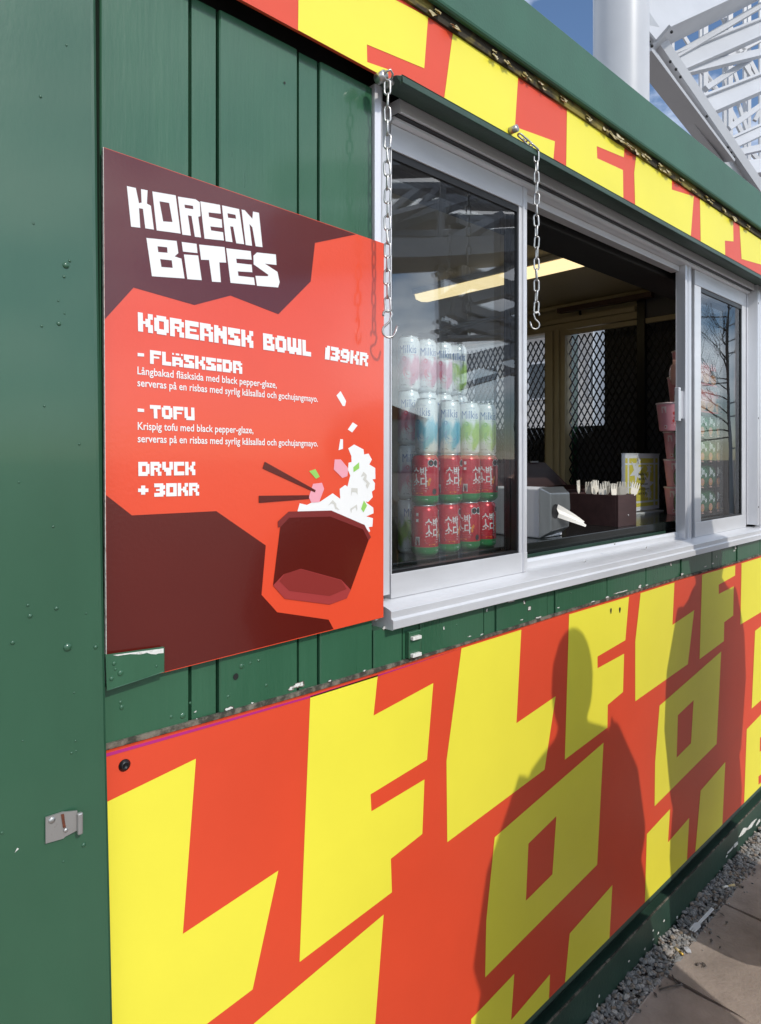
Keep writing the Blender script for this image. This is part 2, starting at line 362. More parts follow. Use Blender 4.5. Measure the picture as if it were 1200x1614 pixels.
part(MB().flat([(q.x - .002, -.0306, q.z - .002), (q.x + .003, -.0306, q.z + .001), (q.x + .001, -.0306, q.z + .003)]), 'paint_chip', 'chip', post)
# latch plate on the post
y0 = -0.034
lat = part(MB().prism(ring([(72, 1289), (100, 1280), (102, 1280), (103, 1319), (100, 1322), (72, 1330)], y0), (0, 0.0025, 0)), 'metal_latch', 'wornsteel', post, bevel=0.0008)
a, b, c_, d_ = fp(102, 1280, y0), fp(122, 1278, y0 - .004), fp(122, 1309, y0 - .004), fp(103, 1319, y0)
part(MB().prism([a, b, c_, d_], (0, 0.002, 0)), 'latch_tongue', 'wornsteel', post)
lip = fp(123, 1294, y0); part(MB().box(lip.x - .0035, lip.x + .0035, lip.y - .010, lip.y - .004, lip.z - .015, lip.z + .014), 'latch_lip', 'wornsteel', post, bevel=0.002)
part(MB().flat(ring([(96, 1284), (101, 1283), (102.5, 1296), (104, 1304), (99.5, 1306), (98, 1296)], y0 - .0009)), 'rust_stain', mat('rust', (.13, .035, .015), .8, var=.4, vscale=200), lat)
part(MB().dome(fp(82, 1293, y0), 0.0045, 0.5).dome(fp(104, 1309, y0 - .001), 0.003, 0.5), 'rivet', 'steel', post)

# fascia board with its printed letters
FY = -0.03
def fz(u, v): return fp(u, v, FY)
zb = 2.331; 
fascia = part(MB().box(KL, KR + .03, FY, FY + .006, zb, 2.503), 'fascia_board', 'red')
def letter(pts, y, parent, clip=None, holes=()):
    r = [ring(pts, y)] + [ring(h, y) for h in holes]
    if clip:
        for rr in r:
            for p in rr: p.z = min(max(p.z, clip[0]), clip[1])
    return part(MB().flat(*r), 'printed_letter', 'yellow', parent)
FL = [[(471.4, -80), (678, -40), (675, 15), (669, 107.4), (578.5, 69.6), (579, 97.5), (612, 109), (612, 127), (470, 49.5)],
      [(714, 15), (817, 85), (812, 199.5), (875, 222.5), (872.5, 252), (700, 158)],
      [(894, 145), (984.5, 205), (983.7, 247.8), (941, 230), (941.7, 249.2), (982.3, 267.8), (983, 315), (892.7, 265)],
      [(1003, 220), (1059.4, 257), (1059.4, 298.6), (1094, 309.4), (1089, 375), (1001.6, 327), (1000, 272)],
      [(1103.6, 285), (1132, 305), (1132.4, 324), (1156, 335.6), (1156.6, 380.4), (1143, 379), (1143.6, 405), (1105, 385)],
      [(1166, 327), (1225, 366), (1225, 424), (1169.4, 408)]]
for pts in FL: letter(pts, FY - 0.0006, fascia, (zb + .0005, 2.5025))
for u, v in ((963, 210), (967.5, 214)):
    p = fp(u, v, FY - .0012); part(MB().flat([(p.x + .004 * cos(t), p.y, p.z + .007 * sin(t)) for t in [i * pi / 4 for i in range(8)]]), 'bolt_hole', 'dark', fascia)
# drip flange below the fascia
fl0 = fp(634.8, 118.8, -0.065)
part(MB().prism([(fl0.x, -.065, 2.313), (fl0.x, -.065, 2.3265), (fl0.x - .012, 0.0, 2.3305), (fl0.x - .012, 0.0, 2.328), (fl0.x - .01, -.060, 2.324), (fl0.x, -.060, 2.313)], (KR - fl0.x, 0, 0)), 'drip_flange', 'green_dark', bevel=0.0015)
# mossy batten and peeling flakes between fascia and roof edge, roof edge cap
part(MB().box(KL, KR + .03, -0.036, -0.002, 2.5032, 2.54), 'batten', 'moss')
CYP = -0.05
part(MB().prism([(KL - .06, CYP, 2.526), (KL - .06, CYP - .003, 2.533), (KL - .06, CYP - .003, 2.670), (KL - .06, CYP + .004, 2.679), (KL - .06, 0.06, 2.684), (KL - .06, 0.06, 2.65), (KL - .06, CYP + .012, 2.65), (KL - .06, CYP + .012, 2.526)], (KR - KL + .12, 0, 0)), 'roof_edge', 'green_cap', bevel=0.003)
fk = MB(); rr = random.Random(5)
for (u, v, w) in [(693, 22, 8), (727, 46, 10), (787, 78, 6), (808, 85, 7), (840, 118, 10), (864, 132, 8), (893, 158, 9), (935, 175, 9), (966, 200, 12), (985, 207, 24), (1003, 222, 24), (1030, 243, 22), (1045, 255, 10), (1060, 264, 16), (1078, 275, 10), (1100, 293, 8), (1122, 301, 12), (1128, 308, 10), (1146, 320, 12), (1162, 333, 16), (1185, 348, 14)]:
    p = fp(u, v, CYP - .003)
    for q in range(3):
        ww = w * 0.0030 * rr.uniform(.4, 1.2); hh = rr.uniform(.0025, .0065) * (1.5 if w > 15 else 1); cx_ = p.x + rr.uniform(-.5, .5) * w * .003; cz_ = 2.505 + rr.uniform(-.002, .012); n = 11; yk = -0.0375 - rr.uniform(0, .004)
        ph = rr.uniform(0, 6.28)
        fk.prism([(cx_ + ww / 2 * cos(t) * rr.uniform(.65, 1.1), yk - .004 * (1 - sin(t)) * rr.uniform(.3, 1), cz_ + hh * sin(t) * (1 + .5 * sin(3 * t + ph)) * rr.uniform(.6, 1.1)) for t in [2 * pi * i / n for i in range(n)]], (0, 0.0010, 0))
part(fk, 'paint_flake', 'flake', kind='stuff')

# lower board with its printed letters
PY = -0.010
ptop = [(166, 1187), (330, 1141), (488, 1096), (595, 1063), (727, 1021), (822, 991.3), (900, 966), (992, 939.2), (1064, 917), (1160, 889.6), (1200, 877)]
pt = ring(ptop, PY); pz = 0.2165
left = [fp(166, 1187, PY), fp(170, 1400, PY), fp(175, 1614, PY)]
low = part(MB().prism(pt + [Vector((KR, PY, pt[-1].z)), Vector((KR, PY, pz)), Vector((left[2].x + .004, PY, pz)), left[2], left[1]], (0, 0.0095, 0)), 'lower_board', 'red')
part(MB().flat([fp(u, v + 1.2, PY - .0006) for u, v in ptop[:5]] + [fp(u, v + (1 if u > 600 else 6.5 - (u - 166) * .007), PY - .0006) for u, v in reversed(ptop[:5])]), 'magenta_edge', 'magenta', low)
LB = [([(167, 1265), (309, 1196), (288.3, 1472.3), (439, 1372.3), (398.3, 1560), (326.7, 1614), (180, 1728), (176, 1614)], ()),
      ([(489.3, 1098), (595.7, 1064), (589, 1128), (683.3, 1076.7), (673.3, 1197.7), (584.3, 1252.3), (585.7, 1279), (669.3, 1228.7), (666, 1314.7), (616.3, 1354), (618, 1406.7), (472.3, 1516.7)], ()),
      ([(727.7, 1022), (822, 992.6), (814.4, 1140), (876.2, 1097.5), (858.7, 1213.3), (705.3, 1327.7), (704, 1200)], ()),
      ([(897.4, 968.5), (991.8, 940.5), (986.1, 1009.2), (942.2, 1035), (942.2, 1053.4), (984.1, 1030.4), (982.4, 1090.8), (958.3, 1111.2), (957.8, 1146.9), (890.6, 1197.6)], ()),
      ([(1010.2, 935), (1063.5, 918.2), (1060.3, 985), (1094.6, 961.8), (1084.7, 1046.9), (1001.7, 1105.5), (1001.7, 1011.4)], ()),
      ([(1107.1, 906), (1159.5, 891), (1159, 907.2), (1133.4, 921.6), (1133.4, 936.3), (1157, 924.2), (1156.1, 970.3), (1142, 980.8), (1141.4, 1010.6), (1103.1, 1039.2)], ()),
      ([(1169.4, 888), (1225, 871), (1225, 950), (1167.5, 984.5)], ()),
      ([(780, 1320), (951.7, 1170.7), (941.7, 1363.3), (765, 1541), (766.7, 1451.7)], ([(833.3, 1330), (877.3, 1286.7), (871, 1378.3), (829.3, 1420)],)),
      ([(1040, 1112.4), (1137.2, 1026.9), (1130, 1172.7), (1032.2, 1271), (1033, 1202)], ([(1069, 1127.4), (1093.7, 1103.8), (1089.5, 1171.6), (1067, 1194.2)],)),
      ([(898.3, 1471.7), (965.7, 1395), (961, 1500), (890.7, 1560)], ()),
      ([(743, 1606.7), (811, 1535), (806, 1608.3), (867.3, 1536), (865.7, 1585), (742, 1716)], ()),
      ([(1020, 1314.9), (1056.5, 1275.5), (1053.3, 1327.9), (1086.8, 1289.2), (1083.2, 1370), (1016.9, 1436)], ()),
      ([(1104.7, 1246.4), (1143.7, 1201.1), (1139, 1312), (1096.3, 1354)], ()),
      ([(1190.7, 994.4), (1225, 968), (1225, 1082), (1185.3, 1117)], ()),
      ([(1177.6, 1149.5), (1225, 1100), (1225, 1140), (1198.5, 1163), (1198, 1185), (1225, 1165), (1225, 1202), (1196, 1224), (1196, 1237), (1225, 1216), (1225, 1240), (1173.4, 1282)], ()),
      ([(400, 1614), (605, 1441.7), (591.7, 1614), (587, 1690), (395, 1700)], ())]
for pts, holes in LB: letter(pts, PY - 0.0006, low, (pz + .0005, 1.3), holes)
p = fp(196, 1206, PY); MBs = MB(); 
part(MB().lathe([(0.0085, 0), (0.0085, .0015), (.006, .003), (.0055, .0045), (.003, .0046), (.003, .0036), (.0005, .0036)], 20), 'board_screw', 'black', low)
o = bpy.data.objects['board_screw']; o.matrix_parent_inverse = parent_inv(low); o.matrix_basis = Matrix.Translation((p.x, PY, p.z)) @ Matrix.Rotation(R(90), 4, 'X')
for u, v, rx in ((963.5, 963, .0045), (977.5, 961.5, .0052)):
    p = fp(u, v, PY - .0012); part(MB().flat([(p.x + rx * (1 + .3 * sin(3 * t)) * cos(t), p.y, p.z + .0085 * sin(t)) for t in [i * pi / 5 for i in range(10)]]), 'bolt_hole', 'dark', low)
# grimy joint above the board
gj = MB(); top = [p.copy() for p in pt]
gj.prism([Vector((p.x, -0.004, p.z + .001)) for p in top] + [Vector((p.x, -0.004, p.z + .0075 + .0018 * sin(p.x * 37))) for p in reversed(top)], (0, 0.006, 0))
part(gj, 'joint_filler', 'grime')
# paint chips on the green strip
ck = MB(); rc = random.Random(11)
hk = MB()
def chip(u, v, w, h, y=-0.0009, n=15):
    p = fp(u, v, y); k = (fp(u + 1, v, y) - p).length; kz = abs(fp(u, v + 1, y).z - p.z); w *= .8; h *= .8
    rad = [rc.uniform(.35, 1.1) for _ in range(n)]
    ck.flat([(p.x + cos(t) * w / 2 * k * q, y, p.z + sin(t) * h / 2 * kz * q) for t, q in zip([2 * pi * i / n for i in range(n)], rad)])
    if w * h > 18: hk.flat([(p.x + .0006 + cos(t) * (w / 2 * k * q * 1.15 + .0012), y + .0004, p.z - .0006 + sin(t) * (h / 2 * kz * q * 1.15 + .0012)) for t, q in zip([2 * pi * i / n for i in range(n)], rad)])
for c4 in [(470, 1080, 26, 11), (458, 1086, 12, 9), (362, 1117, 16, 8), (310, 1134, 5, 4), (308, 1122, 7, 4), (398, 1108, 6, 4), (520, 1073, 9, 4), (575, 1057, 7, 3), (806, 948, 18, 3), (797, 947, 9, 4), (827, 949, 4, 10), (835, 959, 6, 8), (850, 973, 13, 4), (823, 977, 8, 3),
                (760, 1000, 7, 3), (900, 920, 12, 4), (893, 924, 5, 3), (936, 948, 10, 3), (958, 941, 8, 4), (980, 933, 30, 2.5), (1009, 925, 6, 8), (1020, 922, 8, 3), (1058, 889, 4, 8), (1062, 912, 6, 3), (1076, 905, 8, 4), (1112, 893, 7, 4), (1124, 888, 6, 4), (1099, 872, 10, 3), (1106, 870, 5, 4), (1130, 877, 2, 6), (1158, 868, 6, 3), (1160, 863, 3, 8), (768, 962, 3, 7), (700, 990, 3, 9), (880, 958, 6, 3), (606, 990, 8, 7), (594, 977, 10, 4), (741, 1003, 9, 2)]:
    chip(*c4)
part(ck, 'paint_chip', 'chip', kind='stuff'); part(hk, 'bare_wood', 'grime', kind='stuff')
for u, v, r in ((372, 1066.5, .005), (828, 948, .0022), (449, 130, .002)):
    p = fp(u, v, -.0012); hl = MB().flat([(p.x + r * cos(t), p.y, p.z + r * 1.1 * sin(t)) for t in [i * pi / 6 for i in range(12)]]); part(hl, 'screw_hole', 'dark')
bl = MB()
for u, v, r in [(190, 1107, .003), (192, 1115, .004), (288, 1128, .005), (300, 1108, .002), (381, 1050, .005), (395, 1045, .003), (408, 1041, .003), (270, 1130, .003), (360, 1098, .003), (420, 1080, .003), (720, 985, .003), (900, 935, .003), (1050, 893, .004)]: bl.dome(fp(u, v, .0004), r, .5)
part(bl, 'paint_blister', 'green', kind='stuff')

# drip strip, dark recess and skirt at the foot
part(MB().prism([(KL, -.0085, .2155), (KL, -.012, .205), (KL, -.004, .196), (KL, .012, .196), (KL, .012, .2155)], (KR - KL, 0, 0)), 'drip_strip', 'green_dark', bevel=.001)
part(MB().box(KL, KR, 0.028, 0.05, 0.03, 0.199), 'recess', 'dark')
sk = part(MB().prism([(KL, -0.002, .004), (KL, -0.002, .139), (KL, .002, .1425), (KL, .027, .1425), (KL, .027, .004)], (KR - KL, 0, 0)), 'skirt', 'green_dark', bevel=.001)
part(MB().box(KL, KR, -.0024, .0015, .1385, .1432), 'worn_edge', 'grime', sk)
sc = MB()
for u, v, w, h in [(1047, 1452, 3, 5), (1068, 1446, 3, 6), (1030, 1467, 2.5, 4), (1038, 1471, 3, 5), (1030, 1481, 3, 4), (1017, 1496, 3, 6), (992, 1515, 3, 4), (945, 1570, 2, 7), (942, 1585, 4, 9), (947, 1590, 3, 6), (1146, 1350, 3, 4), (1000, 1527, 24, 2), (1010, 1516, 14, 3), (1152, 1340, 14, 5), (1160, 1332, 10, 10), (1172, 1312, 14, 14), (1185, 1300, 16, 9), (1196, 1296, 10, 8)]:
    p = fp(u, v, -.0028); k = (fp(u + 1, v, -.0028) - p).length; kz = abs(fp(u, v + 1, -.0028).z - p.z)
    sc.flat([(p.x + cos(t) * w / 2 * k * rc.uniform(.4, 1.1), -.0028, max(.034, p.z + sin(t) * h / 2 * kz * rc.uniform(.4, 1.1))) for t in [2 * pi * i / 8 for i in range(8)]])
part(sc, 'paint_chip', 'chip', sk, kind='stuff')

# ------------------------------------------------------------------ serving window (set back behind the boards)
WY = 0.03; WK = (D + WY) / D
def wz(q): return H + (q - H) * WK
X0, X1, X2, X3, X4 = 0.9425 * WK, 1.3852 * WK, 1.4178 * WK, 2.370 * WK, 2.4309 * WK
JT = 2.3285
part(MB().prism([(.8925, .09, 1.319), (.8925, -.005, 1.319), (.906, -.008, 1.319), (.914, -.004, 1.319), (.916, .006, 1.319), (.920, .010, 1.319), (.926, WY, 1.319), (X0 - .003, WY + .002, 1.319), (X0 - .003, .09, 1.319)], (0, 0, JT - 1.319)), 'jamb', 'alu_v')
part(MB().prism([(x, y_, 1.3195) for x, y_ in [(3.072, .09), (3.072, WY), (3.085, WY), (3.09, .004), (3.092, -.006), (3.104, -.006), (3.108, 0), (3.12, 0), (3.124, -.006), (3.134, -.006), (3.134, .09)]], (0, 0, JT - 1.3195)), 'jamb', 'alu_v')
trim = part(MB().box(3.137, 3.27, -.004, .02, 1.2845, JT), 'trim_plate', 'alu_v', bevel=.002)
for v in (478, 659, 799):
    part(MB().dome(fp(1195.5, v, -.0045), .006, .4), 'trim_screw', 'black', trim)
HX0, HX1 = X0 - .003, 3.0715
part(MB().prism([(HX0, .002, 2.3035), (HX0, .002, 2.330), (HX0, .09, 2.330), (HX0, .09, 2.3035)], (HX1 - HX0, 0, 0)), 'head_frame', 'alu', bevel=.001)
part(MB().prism([(HX0, WY - .004, 2.2905), (HX0, WY - .012, 2.294), (HX0, WY - .012, 2.3005), (HX0, .09, 2.3005), (HX0, .09, 2.2905)], (HX1 - HX0, 0, 0)), 'head_track', 'alu', bevel=.0008)
part(MB().box(HX0, HX1, .008, .085, 2.3008, 2.3032), 'head_gasket', 'black')
part(MB().box(X2 + .002, X3 - .002, WY + .02, WY + .05, wz(2.250), 2.2903), 'head_rail', 'alu', bevel=.001)
part(MB().prism([(.923, -.024, 1.2635), (.923, -.024, 1.2812), (.923, -.018, 1.2838), (.923, -.018, 1.2985), (.923, -.012, 1.301), (.923, -.002, 1.304), (.923, WY - .004, 1.309), (.923, .10, 1.309), (.923, .10, 1.2635)], (3.30 - .923, 0, 0)), 'sill', 'alu', bevel=.0012)
part(MB().prism([(X2, WY + .025, 1.3093), (X2, WY + .025, 1.326), (X2, WY + .030, 1.334), (X2, WY + .036, 1.334), (X2, WY + .036, 1.3093)], (X3 - X2, 0, 0)), 'track_upstand', 'alu')
for u, v in ((923, 884), (1019, 863), (969, 857)): part(MB().dome(fp(u, v, .012), .004, .5), 'sill_screw', 'steel')
def sash(name, xa, xb, ya, z0, z1, zr0, zr1, sl, sr, glassy, back=True):
    """a sliding sash: bottom rail up to zr0, top rail from zr1, stiles sl and sr wide"""
    s = part(MB().box(xa, xb, ya, ya + .024, z0, zr0).box(xa, xb, ya, ya + .024, zr1, z1).box(xa, xa + sl, ya + .001, ya + .023, zr0, zr1).box(xb - sr, xb, ya + .001, ya + .023, zr0, zr1), name, 'alu' if back else 'dark_alu', bevel=.0012)
    gk = .006
    part(MB().box(xa + sl, xb - sr, ya + .004, ya + .022, zr0, zr0 + gk).box(xa + sl, xb - sr, ya + .004, ya + .022, zr1 - .016, zr1).box(xb - sr - gk, xb - sr, ya + .004, ya + .022, zr0 + gk, zr1 - .016).box(xa + sl, xa + sl + .003, ya + .004, ya + .022, zr0 + gk, zr1 - .016), 'gasket', 'black', s)
    part(MB().add([(xa + sl, ya + glassy, zr0), (xb - sr, ya + glassy, zr0), (xb - sr, ya + glassy, zr1), (xa + sl, ya + glassy, zr1)], [(0, 1, 2, 3)]), 'pane', 'glass', s)
    return s
SZ0, SZ1 = 1.3095, 2.2902
sash('window_sash', X0, X2 - .001, WY, SZ0, SZ1, wz(1.3672), wz(2.219), .003, .034, .008)
RA, RB = fp(807, 722, WY + .032).x, fp(822, 722, WY + .032).x
sash('window_sash', X0 + .003, RB, WY + .03, SZ0, SZ1, wz(1.352), wz(2.228), .02, RB - RA, .010, False)
part(MB().box(X1 + .010, X1 + .015, WY - .0035, WY, SZ0 + .001, SZ1 - .001), 'stile_rib', 'alu_v')
part(MB().prism([(x, y_, SZ0) for x, y_ in [(X3 + .002, WY + .034), (X3, WY), (X3 + .008, WY - .003), (X3 + .012, WY + .004), (X3 + .026, WY + .004), (X3 + .029, WY - .003), (X3 + .046, WY - .003), (X3 + .049, WY + .004), (X4, WY + .004), (X4, WY + .034)]], (0, 0, SZ1 - SZ0)), 'mullion', 'alu_v', bevel=.001)
RX0 = 2.453 * WK; RX1 = 2.972 * WK
part(MB().box(X4 + .0005, RX0 - .0005, WY + .012, WY + .034, SZ0, SZ1), 'mullion_gasket', 'black')
sash('window_sash', RX0, RX1, WY, SZ0, SZ1, wz(1.3705), wz(2.217), .058, .044, .008)
sash('window_sash', RX0 + .02, RX1 - .05, WY + .03, SZ0, SZ1, wz(1.352), wz(2.228), .03, .05, .010, False)
part(MB().box(RX1 + .0005, 3.0715, WY + .015, WY + .04, SZ0, SZ1), 'jamb_gasket', 'black')
ht = fp(1066, 609, WY).z; hb = fp(1066, 663, WY).z
part(MB().box(X3 - .05, X3 - .032, WY + .002, WY + .018, hb, ht).box(X3 - .032, X3 + .0005, WY + .008, WY + .014, hb + .01, ht - .01), 'sash_handle', 'alu_v', bevel=.002)

# ------------------------------------------------------------------ kiosk interior
CZ = 1.366
counter = part(MB().box(KL + .05, KR - .13, .104, .95, CZ - .03, CZ).box(KL + .05, KR - .13, .108, .125, .2, CZ - .03), 'counter', 'counter', bevel=.002)
part(MB().box(X2, X3, .1005, .1035, CZ - .046, CZ - .031), 'counter_edge_reflection', 'green_dark', counter)  # green strip paints the reflection along the counter's front edge
part(MB().box(KL + .05, KR - .13, .102, .24, 2.262, 2.60), 'shutter_box', 'dark', bevel=.004)
# end wall with two grilled windows
EX = 3.30
ew = part(MB().box(EX, EX + .05, .06, .24, .19, 2.6).box(EX, EX + .05, .24, KB, .19, 1.25).box(EX, EX + .05, .24, KB, 2.31, 2.6).box(EX, EX + .05, 1.02, 1.16, 1.25, 2.31).box(EX, EX + .05, 1.95, KB, 1.25, 2.31), 'end_wall', 'beige')
part(MB().box(EX + .0505, EX + .12, .062, .24, .16, 2.6).box(EX + .0505, EX + .12, .2405, KB, .16, 1.25).box(EX + .0505, EX + .12, .2405, KB, 2.31, 2.6).box(EX + .0505, EX + .12, 1.02, 1.16, 1.2505, 2.3095).box(EX + .0505, EX + .12, 1.95, KB, 1.2505, 2.3095), 'end_cladding', 'green', ew)
part(MB().box(EX - .012, EX - .001, .06, .60, 2.30, 2.45).box(EX - .012, EX - .001, .06, .235, 1.37, 2.30), 'dark_panel', 'greywall', ew)
part(MB().box(EX - .03, EX - .001, .565, .605, 1.367, 2.45), 'black_upright', 'black', ew)
part(MB().box(EX - .02, EX - .001, .30, 1.03, 2.275, 2.30).box(EX - .02, EX - .001, 1.02, 1.045, 1.25, 2.275).box(EX - .02, EX - .001, 1.06, 1.085, 1.25, 2.31).box(EX - .02, EX - .001, 1.10, 1.14, 1.25, 2.31), 'window_trim', 'beige', ew, bevel=.002)
part(MB().box(EX - .025, EX - .001, .62, 1.9, 2.345, 2.37), 'wall_batten', 'beige', ew, bevel=.002)
for q4 in ((1.30, 1.312, 2.37, 2.44), (.93, .938, 2.375, 2.41)): part(MB().box(EX - .0135, EX - .001, *q4), 'wall_gap', 'dark', ew)
part(MB().tube([(EX - .06, .5, 2.425), (EX - .06, 1.9, 2.425)], .012), 'conduit', 'beige', ew)
part(MB().box(EX - .10, EX - .06, .50, 1.02, 2.385, 2.41), 'hanging_rail', 'darkwood', ew)
def grille(y0, y1, z0, z1, w=.036, hh=.064):
    g = MB(); n = int((y1 - y0) / w) + 1; xg = EX + .02; seg = []
    rowsn = int((z1 - z0) / hh) + 1
    for r_ in range(rowsn):
        for c in range(n + 1):
            ya, za = y0 + c * w, z0 + r_ * hh
            for (a, b) in (((ya, za), (ya + w / 2, za + hh / 2)), ((ya + w / 2, za + hh / 2), (ya + w, za)), ((ya + w / 2, za + hh / 2), (ya, za + hh)), ((ya + w / 2, za + hh / 2), (ya + w, za + hh))):
                if max(a[0], b[0]) <= y1 + .001 and max(a[1], b[1]) <= z1 + .001:
                    g.bar((xg, *a), (xg, *b), .0035, .010, up=(1, 0, 0))
    return part(g, 'wire_grille', 'mesh', ew, kind='stuff')
grille(.24, 1.02, 1.25, 2.29); grille(1.16, 1.95, 1.25, 2.29)
part(MB().box(EX + .1205, EX + .135, .8605, 2.1, 1.0, 1.78), 'outside_shutter', 'greywall', ew)
part(MB().box(EX + .1205, EX + .135, .10, .86, 1.0, 2.5), 'outside_shutter', 'greywall', ew)

# ================================================================== MENU BOARD
BY = -0.012
corn = [(163, 231.7), (605.5, 383.7), (604.6, 973), (168, 1083)]
board = thing('menu_board', 'glossy red and maroon menu board listing Korean bowls beside the serving window', 'menu board', fp(380, 1030, BY))
part(MB().prism(ring(corn, BY), (0, 0.005, 0)), 'board', 'mred', board)
part(MB().prism(ring([(162.6, 231.5), (163.4, 231.5), (168.4, 1083), (167.4, 1083)], BY - .0003), (0, 0.0055, 0)), 'board_edge', 'chip', board)
def pr(pts, m, lay, name, holes=()): return part(MB().flat(*([ring(pts, BY - .0004 * lay)] + [ring(h_, BY - .0004 * lay) for h_ in holes])), name, m, board)
pr([(163.6, 232.5), (561.3, 369.2), (496.7, 382.6), (490, 443.3), (439, 495), (363.5, 465.6), (306.7, 480.5), (210.7, 453), (165.4, 502.8)], 'mbrown', 1, 'maroon_field')
pr([(167.2, 780.2), (208, 812.3), (341.1, 805.6), (419.1, 859.7), (412.4, 937.6), (437.1, 965), (518.2, 976.8), (526, 991.5), (168.3, 1082)], 'mbrown', 1, 'maroon_field')
O, s_ = (400, 690), 5.714
def bp_(pts, m, lay, name): return pr(z(O, s_, pts), m, lay, name)
bp_([(395, 660), (415, 590), (480, 605), (520, 585), (600, 575), (712, 500), (780, 550), (775, 460), (825, 425), (845, 440), (870, 340), (850, 290), (855, 225), (882, 218), (880, 165), (852, 95), (905, 60), (990, 105), (995, 150), (1035, 142), (1065, 195), (1042, 240), (1095, 272), (1097, 370), (1070, 375), (1093, 410), (1090, 465), (1065, 485), (1073, 535), (1030, 580), (1010, 572), (1018, 585), (1078, 630), (1080, 680), (1015, 708), (1075, 725), (1070, 800), (1035, 805), (1050, 840), (1040, 850), (1000, 800), (700, 690), (420, 690)], 'mwhite', 1, 'rice_picture')
for q in ([(965, 352), (990, 305), (1020, 335), (1015, 375), (1048, 410), (1025, 460), (1010, 430), (1020, 410), (985, 375), (1000, 340)], [(880, 452), (937, 455), (937, 515), (922, 490), (888, 488), (878, 525)], [(668, 612), (712, 560), (745, 595), (745, 620), (775, 650), (735, 640), (725, 600), (705, 590)], [(870, 640), (930, 600), (935, 640), (930, 660), (918, 625), (885, 650), (880, 680)]): bp_(q, 'mgrey', 2, 'rice_shade_print')
bp_([(240, 800), (322, 715), (690, 707), (985, 820), (1035, 925), (875, 1370), (790, 1285), (425, 1185), (270, 1230), (175, 1330)], 'mbrown', 2, 'bowl_picture')
bp_([(218, 755), (315, 665), (700, 655), (1000, 785), (1057, 895), (1035, 925), (985, 825), (690, 710), (320, 720), (240, 805), (220, 808)], 'mrim', 3, 'bowl_rim_print')
bp_([(175, 1330), (270, 1230), (425, 1180), (790, 1280), (875, 1370), (840, 1445), (685, 1503), (280, 1450)], 'mbot', 3, 'bowl_base_print')
bp_([(232, 1290), (280, 1225), (425, 1184), (790, 1285), (838, 1362), (685, 1425), (320, 1378)], 'mbot2', 4, 'bowl_base_print')
for q in ([(535, 415), (615, 405), (635, 460), (590, 580), (520, 585), (497, 535)], [(730, 195), (785, 195), (852, 275), (845, 345), (800, 362), (722, 285)]): bp_(q, 'mpink', 2, 'garnish_print')
for q in ([(500, 300), (557, 282), (595, 350), (562, 370)], [(950, 220), (952, 275), (900, 310), (898, 265)], [(993, 565), (1022, 610), (990, 672), (968, 640)]): bp_(q, 'mgreen', 2, 'garnish_print')
for q in ([(100, 215), (560, 472), (552, 492), (80, 275)], [(47, 522), (500, 517), (500, 550), (47, 587)]): bp_(q, 'mbrown', 3, 'chopstick_print')
O, s_ = (390, 520), 5.714
for q in ([(840, 550), (890, 640), (880, 685), (860, 685), (803, 590)], [(950, 832), (993, 860), (945, 923), (905, 897)], [(838, 983), (862, 985), (862, 1070), (822, 1083)]): bp_(q, 'mwhite', 1, 'rice_picture')
O, s_ = (200, 280), 4.8
TT = [([(0, 62), (68, 77), (92, 192), (112, 188), (107, 85), (157, 95), (152, 195), (182, 212), (205, 392), (140, 382), (122, 235), (92, 230), (102, 378), (32, 370)], ()),
      ([(193, 103), (370, 133), (407, 422), (226, 398)], ([(247, 178), (320, 190), (345, 335), (275, 330)],)),
      ([(386, 142), (520, 163), (552, 185), (558, 290), (540, 295), (562, 452), (515, 446), (490, 290), (462, 283), (485, 438), (420, 430)], ([(436, 203), (500, 212), (503, 238), (440, 228)],)),
      ([(556, 178), (705, 205), (712, 272), (618, 262), (622, 295), (718, 315), (722, 378), (632, 368), (638, 398), (728, 412), (735, 475), (588, 460)], ()),
      ([(720, 208), (850, 237), (888, 503), (828, 495), (805, 370), (782, 367), (800, 487), (748, 480)], ([(762, 268), (822, 280), (827, 310), (766, 302)],)),
      ([(868, 240), (892, 245), (950, 310), (955, 255), (1000, 265), (1027, 525), (975, 518), (950, 375), (928, 350), (948, 515), (900, 508)], ()),
      ([(148, 455), (377, 478), (390, 570), (362, 595), (413, 612), (437, 762), (190, 745)], ([(232, 518), (305, 526), (308, 568), (238, 562)], [(252, 615), (340, 625), (347, 682), (262, 675)])),
      ([(415, 485), (528, 500), (535, 570), (425, 558)], ()), ([(432, 580), (540, 588), (567, 775), (458, 767)], ()),
      ([(547, 505), (740, 525), (752, 642), (700, 640), (712, 790), (645, 786), (622, 622), (562, 620)], ()),
      ([(752, 533), (938, 555), (945, 620), (828, 612), (832, 645), (945, 658), (950, 715), (840, 708), (845, 742), (962, 755), (970, 812), (785, 795)], ()),
      ([(985, 565), (1128, 580), (1133, 660), (1045, 650), (1140, 712), (1157, 790), (1145, 830), (985, 817), (973, 742), (1065, 745), (1072, 735), (960, 655), (958, 590)], ())]
tb = MB()
for o_, hs in TT: tb.flat(*([ring(z(O, s_, o_), BY - .0008)] + [ring(z(O, s_, h_), BY - .0008) for h_ in hs]))
part(tb, 'title_lettering', 'mwhite', board)
